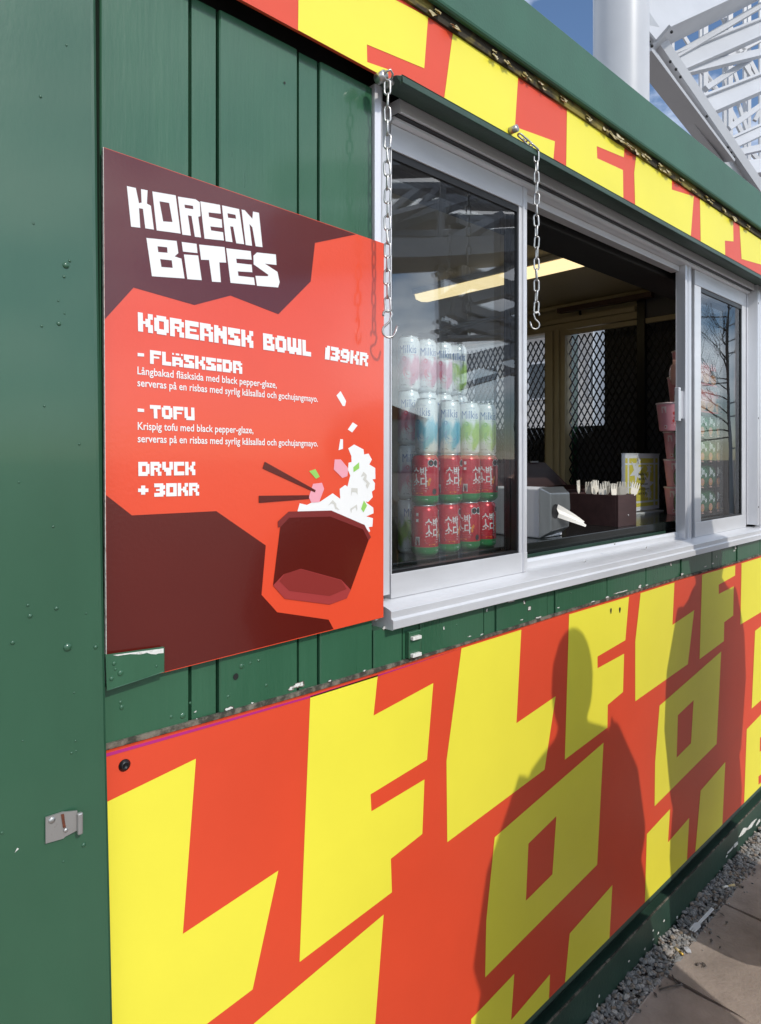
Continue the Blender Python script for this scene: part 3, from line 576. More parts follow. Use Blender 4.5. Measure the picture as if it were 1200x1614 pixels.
# block capitals
BF = {'K': "##..##|##..##|##.##.|#####.|##.###|##..##|##..##", 'O': ".####.|######|##..##|##..##|##..##|######|.####.", '0': "######|######|##..##|##..##|##..##|######|######",
      'R': "#####.|######|##..##|#####.|##.##.|##..##|##..##", 'E': "######|######|##....|#####.|##....|######|######", 'A': "#####.|######|##.##.|##..##|######|##..##|##..##",
      'N': "##..##|###.##|######|######|##.###|##..##|##..##", 'S': "######|######|###...|.####.|...###|######|######", 'B': "#####.|######|##.##.|#####.|##..##|######|######",
      'W': "##.##.##|##.##.##|##.##.##|##.##.##|########|########|.###.###", 'L': "##...|##...|##...|##...|##...|#####|#####", '1': ".##|###|###|###|###|###|###", '3': "#####.|######|...###|.####.|...###|######|#####.",
      '9': ".####.|######|##..##|######|.#####|....##|#####.", 'F': "######|######|##....|#####.|##....|##....|##....", 'I': "###|###|...|###|###|###|###", 'D': "#####.|######|##..##|##..##|##..##|######|#####.",
      'T': "######|######|..##..|..##..|..##..|..##..|..##..", 'U': "##..##|##..##|##..##|##..##|##..##|######|.#####", 'Y': "##..##|##..##|##..##|######|.####.|..###.|..###.", 'C': "######|######|##....|##....|##....|######|######",
      '+': "..|..|..|..|..|..|..", ' ': "....|....|....|....|....|....|....", 'X': "#.##.#|......|#####.|######|##..##|######|##..##"}
def block(text, bl_, br_, tl_, y=BY - .0008):
    cells = []; x = 0
    for ch in text:
        rows_ = BF[ch].split('|'); w = len(rows_[0])
        for r_, row in enumerate(rows_):
            i = 0
            while i < w:
                if row[i] == '#':
                    j = i
                    while j < w and row[j] == '#': j += 1
                    cells.append((x + i, x + j, r_)); i = j
                else: i += 1
        x += w + 0.55
    W_ = x - 0.55; a, b, c = fp(*bl_, y), fp(*br_, y), fp(*tl_, y); hh = (c.z - a.z)
    m = MB()
    sk_ = (c.x - a.x)
    def P_(cx, rt):
        t = cx / W_; q = 1 - rt / 7
        return (a.x + (b.x - a.x) * t + sk_ * q, y, a.z + (b.z - a.z) * t + hh * q)
    for x0, x1, r_ in cells: m.add([P_(x0, r_ + 1), P_(x1, r_ + 1), P_(x1, r_), P_(x0, r_)], [(0, 1, 2, 3)])
    return part(m, 'heading_lettering', 'mwhite', board)
block('KOREANSK BOWL', (217.8, 521.8), (490.6, 562), (217.2, 491.7)); block('139KR', (512.2, 566.0), (580, 577.5), (513.4, 544.2))
block('FLXSKSIDA', (236.6, 573), (382, 589.4), (236.4, 551.5)); block('TOFU', (237, 659), (307, 662.5), (236.3, 638))
block('DRYCK', (218.3, 750.3), (308, 748.8), (218, 728)); block('30KR', (243.3, 783), (314, 781), (243.2, 762))
for (u0, v0, u1, v1) in ((217, 556, 227.2, 561.3), (217, 643.5, 227.3, 648.8)):
    part(MB().flat(ring([(u0, v0), (u1, v0 + 1), (u1, v1 + .6), (u0, v1)], BY - .0008)), 'heading_lettering', 'mwhite', board)
dm = MB()
dm.flat(ring([(222.5, 765.3), (229, 765.3), (229, 770), (234, 770), (234, 775.5), (229, 775.5), (229, 779.6), (222.5, 779.6), (222.5, 775.5), (217.7, 775.5), (217.7, 770), (222.5, 770)], BY - .0008))
part(dm, 'heading_lettering', 'mwhite', board)
# running text
dg = bpy.context.evaluated_depsgraph_get
def text_mesh(txt, bold=0.0, res=3, space=1.0):
    cu = bpy.data.curves.new('t', 'FONT'); cu.body = txt; cu.offset = bold; cu.resolution_u = res; cu.space_character = space
    ob = bpy.data.objects.new('t', cu); COL.objects.link(ob); bpy.context.view_layer.update()
    me = bpy.data.meshes.new_from_object(ob.evaluated_get(dg())); vs = [tuple(v.co) for v in me.vertices]; fs = [tuple(p.vertices) for p in me.polygons]
    bpy.data.objects.remove(ob); bpy.data.curves.remove(cu); bpy.data.meshes.remove(me)
    return vs, fs
def flip(vs, fs):
    """triangulate-free: make every face look along -y once laid out as x, z"""
    return fs
def line(txt, a_, b_, cap, y=BY - .0008, m='mwhite', parent=None, bold=.012, name='small_lettering'):
    vs, fs = text_mesh(txt, bold); x0 = min(v[0] for v in vs); x1 = max(v[0] for v in vs)
    a, b = fp(*a_, y), fp(*b_, y); k = cap / 0.70
    pts = []
    for vx, vy, _ in vs:
        t = (vx - x0) / (x1 - x0); pts.append((a.x + (b.x - a.x) * t, y, a.z + (b.z - a.z) * t + vy * k))
    return part(MB().add(pts, fs), name, m, parent or board)
cap = abs(fp(217, 589.5, BY).z - fp(217, 577.5, BY).z)
line('Långbakad fläsksida med black pepper-glaze,', (216.7, 589.5), (436.4, 611.5), cap); line('serveras på en risbas med syrlig kålsallad och gochujangmayo.', (216.7, 608.5), (501.3, 633.5), cap)
line('Krispig tofu med black pepper-glaze,', (217.2, 677), (399.6, 683), cap); line('serveras på en risbas med syrlig kålsallad och gochujangmayo.', (217.2, 696.8), (501.3, 703.6), cap)
# bracket that carries the board
br = part(MB().prism(ring([(168, 1033), (258, 1021.5), (258.5, 1059), (170, 1087)], -.020), (0, .0035, 0)), 'board_bracket', 'green', bevel=.0015)
a, b = fp(169, 1085, -.020), fp(258, 1058, -.020)
part(MB().prism([(a.x, -.0195, a.z), (b.x, -.0195, b.z), (b.x, -.0195, b.z + .004), (a.x, -.0195, a.z + .004)], (0, .019, 0)), 'bracket_base', 'green', br)
part(MB().flat(ring([(178, 1032.5), (258, 1022), (258, 1029.5), (250, 1030), (246, 1031.5), (238, 1031), (232, 1029), (222, 1031.5), (205, 1031), (185, 1034)], -.0206)), 'paint_chip', 'chip', br)
bb = MB()
for u, v, r in ((180, 1046, .003), (190, 1061, .0042), (176, 1070, .0032), (182, 1055, .002), (247, 1050, .002)): bb.dome(fp(u, v, -.0202), r, .5)
part(bb, 'paint_blister', 'green', br, kind='stuff')

# ================================================================== CHAINS
def link_mesh(L_, Wd, r):
    pts = []; hw = Wd / 2 - r; hl = L_ / 2 - r - hw
    for i in range(7): t = pi * i / 6; pts.append((hw * cos(t), 0, hl + hw * sin(t)))
    for i in range(7): t = pi + pi * i / 6; pts.append((hw * cos(t), 0, -hl + hw * sin(t)))
    return MB().tube(pts, r, 8, closed=True).mesh('link', M['steel'])
LM = link_mesh(.0320, .0150, .0021)
def chain(top, n, label, tilt, xtra=()):
    t = thing('hanging_chain', label, 'chain', top, group=None)
    for i in range(n):
        o = bpy.data.objects.new('link', LM); COL.objects.link(o); o.parent = t
        o.location = (.0005 * sin(i * 1.7), .0005 * cos(i), -.016 - i * .0255); o.rotation_euler = (R(3) * sin(i * 2.1), R(4) * sin(i * 1.3), R(tilt if i % 2 else tilt + 88) + .15 * sin(i))
    return t
ct = fp(609, 124, -.052)
zc = ct.z
ch1 = chain((fp(611, 300, -.054).x, -.054, zc), 17, 'longer steel chain with open hook hanging over the edge of the menu board', 45)
def hook(t, z0, s=1.0, rz=0, flip_=1):
    pts = []
    for i in range(13): a = R(200 - i * 24); pts.append((.0085 * s * cos(a), 0, .0085 * s * sin(a)))        # upper eye
    pts = pts[:9]
    pts += [(.004 * s, 0, -.013 * s), (-.004 * s, 0, -.02 * s)]
    for i in range(10): a = R(150 + i * 21); pts.append((.0 + .0125 * s * cos(a) + .003, 0, -.030 * s + .0125 * s * sin(a)))
    pts.append((.0195 * s, 0, -.020 * s))
    m = MB().tube([(p[0] * flip_, p[1], p[2] + z0) for p in pts], .0022 * s, 8)
    o = m.build('hook', 'steel'); local(o, t); o.rotation_euler = (0, 0, rz); return o
hook(ch1, -.016 - 17 * .0255 + .006, 1.0, R(-30))
# shackle that fixes the chain to the fascia
sh = MB().tube([(-.006, .012, .003), (-.008, -.004, .008), (-.002, -.010, .012), (.006, -.008, .008), (.012, .0, .006), (.016, .02, .0)], .0022, 8)
local(sh.build('shackle', 'steel'), ch1)
local(MB().tube([(-.007, .020, .004), (-.007, -.0, .004)], .010, 12).build('eye_bolt', 'steel'), ch1); local(MB().tube([(.016, .022, .003), (.016, .004, .003)], .007, 8).build('eye_bolt', 'wornsteel'), ch1)
c2 = fp(846, 236, -.062)
ch2 = chain((fp(846, 300, -.064).x, -.064, c2.z), 15, 'shorter steel chain hanging from the fascia in front of the serving window', 50)
hook(ch2, -.016 - 15 * .0255 + .008, .8, R(-40), -1)
a0 = fp(812, 203, -.045); loc = Vector(ch2.location)
for i in range(3):
    o = bpy.data.objects.new('link', LM); COL.objects.link(o); o.parent = ch2
    p0 = Vector((a0.x + .012, -.05, a0.z - .012)); p1 = loc + Vector((0, .0, -.002)); p = p0.lerp(p1, (i + .5) / 3) - loc; dd = (p1 - p0).normalized()
    o.location = p; q = dd.to_track_quat('Z', 'Y').to_euler(); o.rotation_euler = q; o.rotation_euler.rotate_axis('Z', R(90 * (i % 2)))
local(MB().tube([a0 - loc + Vector((0, .016, 0)), a0 - loc + Vector((0, -.006, 0))], .0085, 10).build('eye_bolt', 'wornsteel'), ch2)

# ================================================================== THINGS IN THE WINDOW
# --- fluorescent lamp
lp0 = Vector((2.5, .30, 2.40)); 
lamp = thing('fluorescent_lamp', 'long lit fluorescent lamp fixed under the kiosk ceiling', 'lamp', (2.48, .85, 2.44))
part(MB().box(2.42, 2.55, .26, 1.36, 2.415, 2.439), 'housing', 'lampbody', lamp, bevel=.003)
part(MB().prism([(2.43, .27, 2.4145), (2.44, .27, 2.392), (2.48, .27, 2.386), (2.525, .27, 2.392), (2.535, .27, 2.4145)], (0, 1.08, 0)), 'diffuser', 'lamp', lamp)
# --- cans
def cyl_print(vs, fs, r, x_c, z0, k, kz=None, rot=0):
    """wrap a flat x,y print round a cylinder of radius r facing -y"""
    kz = kz or k; out = []
    for vx, vy, _ in vs:
        a = ((vx - x_c) * k) / r + rot - pi / 2; out.append((r * cos(a), r * sin(a), z0 + vy * kz))
    return out, fs
def shape_print(pts, r, rot=0):
    tri = tessellate_polygon([[Vector((a, b, 0)) for a, b in pts]]); fs = []
    for t in tri:
        a, b, c = (Vector((*pts[i], 0)) for i in t); fs.append(tuple(t) if (b - a).cross(c - a).z > 0 else tuple(reversed(t)))
    return [(r * cos(a / r + rot - pi / 2), r * sin(a / r + rot - pi / 2), b) for a, b in pts], fs
def rect(x0, x1, z0, z1, n=5): return [(x0 + (x1 - x0) * i / n, z0) for i in range(n + 1)] + [(x1 - (x1 - x0) * i / n, z1) for i in range(n + 1)]
def oval(cx, cz, rx, rz, n=14): return [(cx + rx * cos(2 * pi * i / n), cz + rz * sin(2 * pi * i / n)) for i in range(n)]
RR, RH = .0330, .122
def wrap(m, prints, r):
    for pts in prints: m.add(*shape_print(pts, r))
    return m
han1 = text_mesh('수박', .028); han2 = text_mesh('소다', .028)
def red_can():
    t = thing('soda_can', 'x', 'can')
    local(MB().lathe([(RR, .022), (RR, .106), (.0300, .114), (.0268, .1185)], 36, cap=False).build('body', 'canred'), t)
    local(MB().lathe([(.024, .0), (.0265, .0015), (.0325, .008), (RR, .011), (RR, .022)], 36).build('base_band', 'cangreen'), t)
    local(MB().lathe([(.0268, .1185), (.0275, .120), (.0270, .122), (.0255, .1215), (.0245, .117), (.001, .117)], 36).build('lid', 'canlid'), t)
    lt = MB(); rp_ = RR + .0003
    for (vs, fs), z0, xo in ((han1, .0690, 0), (han2, .0455, .001)):
        c = (min(v[0] for v in vs) + max(v[0] for v in vs)) / 2; o_, f_ = cyl_print(vs, fs, rp_, c, z0, .0205, .0255, xo / rp_); lt.add(o_, f_)
    wrap(lt, [rect(-.019, .019, .0385, .0400), rect(-.017, .017, .034, .0348), rect(-.015, .017, .0315, .0322), rect(-.018, .020, .0125, .0145), oval(.028, .1000, .0085, .0088), oval(.0415, .100, .0075, .0088), rect(.020, .048, .0890, .0945), rect(-.043, -.032, .027, .0465), rect(-.0415, -.035, .082, .0885), rect(-.041, -.035, .096, .1035)], rp_)
    local(lt.build('white_print', 'cantext'), t)
    bk = MB(); wrap(bk, [oval(.028, .100, .0070, .0072), oval(.0415, .100, .0062, .0072), oval(.038, .032, .0065, .0075), rect(-.020, -.0185, .030, .034), rect(.024, .0255, .052, .056), rect(-.027, -.0255, .055, .059), rect(.021, .0225, .036, .040)] + [rect(-.0415 + i * .0013, -.0409 + i * .0013, .029, .0445, 1) for i in range(7)], RR + .0006)
    local(bk.build('black_print', 'canblack'), t)
    og = MB(); wrap(og, [[(.019, .0465), (.0235, .045), (.029, .062), (.025, .066), (.020, .058)], rect(-.009, .008, .0265, .0295), rect(-.015, .013, .0930, .0942)], RR + .0006)
    local(og.build('orange_print', 'canorange'), t)
    return t
SR, SH = .0275, .134
milk = text_mesh('Milkis', .0)
def mist_mat(name, c):
    m = bpy.data.materials.new(name); m.use_nodes = True; t = m.node_tree; b = t.nodes['Principled BSDF']; b.inputs['Roughness'].default_value = .28; b.inputs['Metallic'].default_value = .1
    tcn = t.nodes.new('ShaderNodeTexCoord'); n = t.nodes.new('ShaderNodeTexNoise'); n.inputs['Scale'].default_value = 2.4; n.inputs['Detail'].default_value = 2
    sx = t.nodes.new('ShaderNodeSeparateXYZ'); t.links.new(tcn.outputs['Generated'], n.inputs['Vector']); t.links.new(tcn.outputs['Generated'], sx.inputs[0])
    ma = t.nodes.new('ShaderNodeMath'); ma.operation = 'SUBTRACT'; ma.inputs[1].default_value = .46; t.links.new(sx.outputs['Z'], ma.inputs[0])
    ab = t.nodes.new('ShaderNodeMath'); ab.operation = 'ABSOLUTE'; t.links.new(ma.outputs[0], ab.inputs[0])
    md = t.nodes.new('ShaderNodeMath'); md.operation = 'SUBTRACT'; t.links.new(n.outputs['Fac'], md.inputs[0]); t.links.new(ab.outputs[0], md.inputs[1])
    r = t.nodes.new('ShaderNodeValToRGB'); e = r.color_ramp.elements; e[0].position = .20; e[0].color = (.86, .87, .88, 1); e[1].position = .40; e[1].color = (*c, 1)
    t.links.new(md.outputs[0], r.inputs[0]); t.links.new(r.outputs[0], b.inputs['Base Color']); return m
FLAV = {'pink': (mist_mat('can_pink_mist', (.72, .30, .42)), mat('can_pink_print', (.72, .16, .25), .4, var=.02), 'strawberry pink'),
        'blue': (mist_mat('can_blue_mist', (.14, .52, .70)), mat('can_sky_print', (.12, .35, .60), .4, var=.02), 'sky blue'),
        'lime': (mist_mat('can_lime_mist', (.42, .66, .12)), mat('can_lime_print', (.30, .55, .14), .4, var=.02), 'melon green')}
def crescent(cx, cz, s):
    a = [(cx + s * cos(R(150 + 17 * i)), cz + s * 1.15 * sin(R(150 + 17 * i))) for i in range(12)]
    b = [(cx + .004 + s * .82 * cos(R(337 - 17 * i)), cz + .0045 + s * .9 * sin(R(337 - 17 * i))) for i in range(12)]
    return a + b
def slim_can(fl):
    t = thing('soda_can', 'x', 'can'); mm, pm, _ = FLAV[fl]
    local(MB().lathe([(.021, 0), (.0235, .0015), (SR, .008), (SR, .119), (.0248, .127), (.0225, .1305)], 32, cap=False).build('body', mm), t)
    local(MB().lathe([(.0225, .1305), (.0235, .1320), (.0230, .134), (.0218, .1335), (.021, .129), (.001, .129)], 32).build('lid', 'canlid'), t)
    vs, fs = milk; c = (min(v[0] for v in vs) + max(v[0] for v in vs)) / 2
    lt = MB(); o_, f_ = cyl_print(vs, fs, SR + .0003, c, .0905, .0205, .029); lt.add(o_, f_)
    wrap(lt, [rect(-.010, .012, .1155, .1165)], SR + .0003)
    local(lt.build('blue_print', 'canblue'), t)
    fr = MB(); wrap(fr, [oval(-.009, .077, .0052, .0060), rect(.0, .018, .0855, .0868), crescent(.003, .046, .016)] + [oval(-.015 + .006 * i, .026 + .001 * abs(2 - i), .0006, .0018, 6) for i in range(6)], SR + .0003)
    local(fr.build('fruit_print', pm), t)
    dk = MB(); wrap(dk, [rect(-.019, -.006, .0125, .0137), rect(-.019, -.003, .0105, .0113), rect(.010, .016, .0125, .0137)], SR + .0003)
    local(dk.build('small_print', 'canblack'), t)
    return t
red0 = red_can(); slim0 = {k: slim_can(k) for k in FLAV}; used = set()
def put(proto, loc, rz, label, group):
    o = proto if id(proto) not in used else copy_tree(proto)
    used.add(id(proto)); o.location = loc; o.rotation_euler = (0, 0, rz); o['label'] = label; o['group'] = group; return o
FR = .145; BKY = .206
fx = [fp(670, 700, FR).x, fp(706.5, 700, FR).x, fp(737, 700, FR).x, fp(764, 700, FR).x]
ORD = ['leftmost', 'second from left', 'third from left', 'rightmost']
ca = -R(50)                         # turns a print towards the customer at the left
rots = [[.62, .18, .0, .30], [-.10, .28, .75, .05]]
for ti in range(2):
    for ci in range(4):
        put(red0, (fx[ci] + (.004 if ti else 0), FR + .003 * ((ci + ti) % 2), CZ + ti * RH), ca + rots[ti][ci] + (.0, .22, -.3, .1, -.25, .05, .2, -.1)[ti * 4 + ci], 'red watermelon soda can with Korean lettering, %s in the %s row' % (ORD[ci], ('bottom', 'second')[ti]), 'red soda cans')
top = ['blue', 'blue', 'lime', 'lime']
for ci in range(4):
    put(slim0[top[ci]], (fx[ci] + .003, FR - .002, CZ + 2 * RH), ca + (-.42, .0, .12, .25)[ci], 'slim white and %s soda can, %s standing on the red cans' % (FLAV[top[ci]][2], ORD[ci]), 'slim milk soda cans')
bk = [['pink', 'pink', 'pink', 'pink'], ['pink', 'blue', 'lime', 'lime'], ['lime', 'blue', 'pink', 'lime'], ['blue', 'pink', 'lime', 'blue']]
TI = ['bottom', 'second', 'third', 'top']
bx = [fp(644.5, 600, BKY).x, fp(672.5, 600, BKY).x, fp(697, 600, BKY).x, fp(721, 600, BKY).x]
flv = {(3, 0): 'pink', (3, 1): 'pink', (3, 2): 'pink', (3, 3): 'lime', (2, 0): 'pink', (1, 0): 'pink', (0, 0): 'lime'}
for ti in range(4):
    for ci in range(4):
        f_ = flv.get((ti, ci), 'blue')
        put(slim0[f_], (bx[ci] + .002 * ((ti + ci) % 2), BKY + .002 * (ti % 2), CZ + ti * SH), ca + (.0, .35, .22, .1)[ci] + .15 * (3 - ti), 'slim white and %s can in the back row, %s tier, %s' % (FLAV[f_][2], TI[ti], ORD[ci]), 'slim milk soda cans')

# --- napkin dispenser
nx0, nx1, nz1 = fp(855.5, 800, .125).x, fp(893, 800, .125).x, CZ + .148
nd = thing('napkin_dispenser', 'grey metal napkin dispenser with a paper napkin pulled out', 'dispenser', ((nx0 + nx1) / 2, .2, CZ))
part(MB().box(nx0, nx1 - .006, .135, .33, CZ + .001, nz1 - .003), 'casing', 'dispside', nd, bevel=.004)
nf = MB(); yb, yf = .135, .106
outer = [(nx0 - .002, CZ + .0), (nx1, CZ + .012), (nx1 + .012, CZ + .085), (nx1, nz1), (nx0 - .002, nz1 + .001)]
inner = [(nx0 + .014, CZ + .022), (nx1 - .016, CZ + .03), (nx1 - .008, CZ + .085), (nx1 - .012, nz1 - .018), (nx0 + .014, nz1 - .016)]
nf.add([(a, yb, b) for a, b in outer] + [(a, yf, b) for a, b in inner], [(i, (i + 1) % 5, (i + 1) % 5 + 5, i + 5) for i in range(5)] + [(5, 6, 7, 8, 9)])
part(nf, 'front_plate', 'dispfront', nd, bevel=.003)
hc = fp(876, 806, yf - .001)
part(MB().flat([(hc.x + .019 * cos(t), yf - .0012, hc.z + .021 * sin(t)) for t in [i * pi / 10 for i in range(20)]]), 'slot', 'black', nd)
n0 = fp(879, 805, yf - .002); tip = fp(921, 826, .060); side = Vector((0, 0, 1))
nap = MB(); pts = []
for i in range(6):
    t = i / 5; c = n0.lerp(tip, t); w = .019 * (1 - t * .35); tw = t * .9
    for j, (a, b) in enumerate(((-1, .0), (-.4, .004), (.3, -.003), (1, .002))):
        d = Vector((sin(tw) * .4, sin(tw) * .5, cos(tw))); pts.append(c + d * w * a + Vector((0, -b - .004 * sin(3 * t), 0)))
fs = [(i * 4 + j, i * 4 + j + 1, i * 4 + j + 5, i * 4 + j + 4) for i in range(5) for j in range(3)]
nap.add(pts, fs); o = part(nap, 'napkin', 'paper', nd); sm = o.modifiers.new('thick', 'SOLIDIFY'); sm.thickness = .0022

# --- cutlery box
bx0 = fp(975, 800, .135); bx1 = fp(1003.5, 800, .135); bw = bx1.x - bx0.x; bd = .20; bz = .108
cb = thing('cutlery_box', 'dark brown wooden box holding wooden forks on the counter', 'box', (bx0.x + bw / 2, .135 + bd / 2, CZ))
x_, y_ = bx0.x, .135
part(MB().box(x_, x_ + bw, y_, y_ + .008, CZ, CZ + bz), 'front_board', 'darkwood', cb, bevel=.001)
part(MB().box(x_, x_ + bw, y_ + bd - .008, y_ + bd, CZ, CZ + bz), 'back_board', 'darkwood', cb, bevel=.001)
part(MB().box(x_, x_ + .008, y_ + .0085, y_ + bd - .0085, CZ, CZ + bz), 'side_board', 'darkwood', cb, bevel=.001)
part(MB().box(x_ + bw - .008, x_ + bw, y_ + .0085, y_ + bd - .0085, CZ, CZ + bz), 'side_board', 'darkwood', cb, bevel=.001)
part(MB().box(x_ + .0085, x_ + bw - .0085, y_ + .0085, y_ + bd - .0085, CZ + .001, CZ + .006), 'bottom_board', 'darkwood', cb)
q = fp(991, 812, .134); part(MB().dome(q, .003, .5), 'nail', 'steel', cb)
def fork_mesh():
    o_ = [(-.0045, 0), (.0045, 0), (.0045, .09), (.013, .100), (.0145, .115), (.0145, .136), (.0110, .138), (.0095, .118), (.0072, .118), (.0055, .138), (.0022, .138), (.0012, .118), (-.0012, .118), (-.0022, .138), (-.0055, .138), (-.0072, .118), (-.0095, .118), (-.0110, .138), (-.0145, .136), (-.0145, .115), (-.013, .100), (-.0045, .09)]
    return MB().prism([(a, 0, b) for a, b in o_], (0, .0016, 0)).mesh('wooden_fork', M['palewood'])
FM = fork_mesh(); rf = random.Random(2)
for i in range(11):
    o = bpy.data.objects.new('wooden_fork', FM); COL.objects.link(o)
    gx = i % 3; o.location = (x_ + .036 + gx * (bw - .07) / 2 + rf.uniform(-.006, .006), y_ + .022 + (i // 3) * .045 + rf.uniform(-.008, .008), CZ + .008 + rf.uniform(0, .010))
    o.rotation_euler = (R(rf.uniform(-5, 4)), R((-5, 1, 8)[gx] + rf.uniform(-8, 7)), R(-40 + rf.uniform(-60, 60)))
    tag(o, 'pale wooden fork standing in the bunch in the brown cutlery box', 'fork', 'wooden forks in the box')

# --- yellow price sign
sy = .345
sg = [(981.5, 724), (1039.5, 722.5), (1039.7, 815.5), (981.5, 823)]
sx0, sx1 = fp(981.5, 760, sy).x, fp(1039.5, 760, sy).x; szt = CZ + .250
sign = thing('price_sign', 'yellow paper price sign with white stars in a clear stand behind the cutlery box', 'sign', ((sx0 + sx1) / 2, sy, CZ))
part(MB().box(sx0, sx1, sy, sy + .004, CZ + .012, szt), 'card', 'signwhite', sign)
part(MB().box(sx0 - .002, sx1 + .002, sy - .02, sy + .05, CZ + .0005, CZ + .006).box(sx0 - .001, sx1 + .001, sy - .002, sy + .006, szt, szt + .004), 'holder', 'plastic', sign)
sw, shh = sx1 - sx0, szt - CZ - .012; zb0 = CZ + .012
def sr_(a0, b0, a1, b1, lay, m, name):
    return part(MB().flat([(sx0 + a * sw, sy - .0005 * lay, zb0 + (1 - b) * shh) for a, b in ((a0, b0), (a1, b0), (a1, b1), (a0, b1))]), name, m, sign)
for r4 in ((.17, .07, .83, .155), (.17, .185, .83, .83), (.17, .865, .83, .93), (.07, .185, .13, .83), (.88, .185, .95, .83), (.88, .07, .95, .155), (.07, .07, .13, .155), (.07, .865, .13, .93), (.88, .865, .95, .93)): sr_(*r4, 1, 'signyellow', 'yellow_print')
def star(cx, cy, r1, r2, n, ph):
    return [(sx0 + (cx + (r1 if i % 2 == 0 else r2) * cos(ph + pi * i / n)) * sw, sy - .001, zb0 + (1 - cy) * shh + (r1 if i % 2 == 0 else r2) * sin(ph + pi * i / n) * sw) for i in range(2 * n)]
for c_ in ((.36, .30, .19, .07, 6, .3), (.66, .54, .19, .07, 6, .1), (.42, .10, .07, .03, 6, 0), (.70, .265, .09, .035, 6, .5), (.24, .56, .09, .035, 6, .2), (.70, .73, .09, .035, 6, .4)): part(MB().flat(star(*c_)), 'star_print', 'signwhite', sign)
for i, (tx, wd) in enumerate((('Milkis', .22), ('40 KR', .22), ('Korean', .28), ('ramyun', .36), ('49 KR', .24))):
    vs, fs = text_mesh(tx, .01); x0 = min(v[0] for v in vs); x1 = max(v[0] for v in vs); k = wd * sw / (x1 - x0)
    cx = sx0 + sw * .52; zz = zb0 + (1 - (.375 + .087 * i)) * shh
    part(MB().add([(cx + (v[0] - (x0 + x1) / 2) * k, sy - .0016, zz + v[1] * .016) for v in vs], fs), 'price_lettering', 'signtext', sign)

# --- open case at the back of the counter
cx0, cx1 = fp(872, 790, .62).x, fp(962, 790, .62).x
case = thing('wooden_case', 'dark open wooden case with raised lid at the back of the counter', 'case', ((cx0 + cx1) / 2, .70, CZ))
part(MB().box(cx0, cx1, .55, .56, CZ, CZ + .10).box(cx0, cx1, .86, .87, CZ, CZ + .10).box(cx0, cx0 + .01, .56, .86, CZ, CZ + .10).box(cx1 - .01, cx1, .56, .86, CZ, CZ + .10).box(cx0 + .01, cx1 - .01, .56, .86, CZ, CZ + .01), 'case_body', 'darkwood', case, bevel=.002)
lid = part(MB().prism([(cx0 - .05, .87, CZ + .10), (cx1 + .03, .87, CZ + .10), (cx1 + .03, 1.0, CZ + .21), (cx0 - .05, 1.0, CZ + .21)], (0, .012, -.010)), 'case_lid', 'darkwood', case, bevel=.002)
for q in (.12, .82):
    xx = cx0 - .05 + (cx1 - cx0 + .08) * q; part(MB().box(xx - .03, xx + .03, .992, 1.0, CZ + .211, CZ + .218), 'hinge', 'plastic', lid)

# --- cup noodle tower
def cup():
    t = thing('noodle_cup', 'x', 'cup')
    local(MB().lathe([(.036, 0), (.037, .003), (.0485, .108)], 28).build('cup_wall', 'cup'), t)
    local(MB().lathe([(.0485, .108), (.0515, .110), (.0515, .1135), (.049, .115), (.001, .115)], 28, cap=False).build('lid', 'cuprim'), t)
    lt = MB()
    def cone(pts):
        tri = tessellate_polygon([[Vector((a, b, 0)) for a, b in pts]]); out = []
        for a, b in pts:
            r = .037 + .0115 * (b - .003) / .105 + .0004; an = a / .043 - pi / 2; out.append((r * cos(an), r * sin(an), b))
        fs = []
        for tt in tri:
            a, b, c = (Vector((*pts[i], 0)) for i in tt); fs.append(tuple(tt) if (b - a).cross(c - a).z > 0 else tuple(reversed(tt)))
        return out, fs
    for p_ in (rect(-.038, -.020, .072, .098), rect(-.03, -.018, .008, .022), rect(.012, .032, .020, .036)): local(MB().add(*cone(p_)).build('pale_print', 'cuprim'), t)
    dk = MB()
    for p_ in (rect(-.028, -.022, .012, .018), oval(.010, .070, .006, .007), oval(.014, .052, .007, .005), oval(.008, .040, .005, .006), oval(.016, .085, .004, .004), rect(.0, .02, .028, .032)): dk.add(*cone(p_))
    local(dk.build('dark_print', 'packred'), t)
    return t
cup0 = cup(); usedc = False
for i, (u, s_c) in enumerate([(1067, 1), (1066.5, 1), (1066, 1), (1055, 1), (1072, 1.0), (1079, 1.0)]):
    o = cup0 if i == 0 else copy_tree(cup0)
    o.location = (fp(u, 700, .225).x, .225, CZ + i * .1152); o.rotation_euler = (0, 0, -R(50) + .2 * sin(i * 2))
    tag(o, 'pink noodle cup, %s in the tower beside the mullion' % ['lowest', 'second from the bottom', 'third from the bottom', 'fourth from the bottom and jutting out', 'second from the top', 'topmost'][i], 'noodle cup', 'pink noodle cups in the tower')

# --- packs of noodles behind the right pane
def pillow(w, d, h, n=6):
    m = MB(); vs = []; fs = []
    prof = lambda t: (1 - abs(2 * t - 1) ** 4)
    bmv = []
    for face in (0, 1):
        for i in range(n + 1):
            for j in range(n + 1):
                a, b = i / n, j / n; dd = d / 2 * (.35 + .65 * prof(a) * prof(b))
                vs.append(((a - .5) * w, -dd if face == 0 else dd, b * h))
    N = (n + 1) ** 2
    for i in range(n):
        for j in range(n):
            k = i * (n + 1) + j; fs.append((k, k + n + 1, k + n + 2, k + 1)); fs.append((N + k, N + k + 1, N + k + n + 2, N + k + n + 1))
    for i in range(n):
        for a, b in ((i * (n + 1), (i + 1) * (n + 1)), ((i + 1) * (n + 1) + n, i * (n + 1) + n)): fs.append((a, a + N, b + N, b))
        for a, b in ((i + 1, i), (n * (n + 1) + i, n * (n + 1) + i + 1)): fs.append((a, a + N, b + N, b))
    return m.add(vs, fs, True)
px1 = fp(1139.5, 730, .106).x; pw = .27
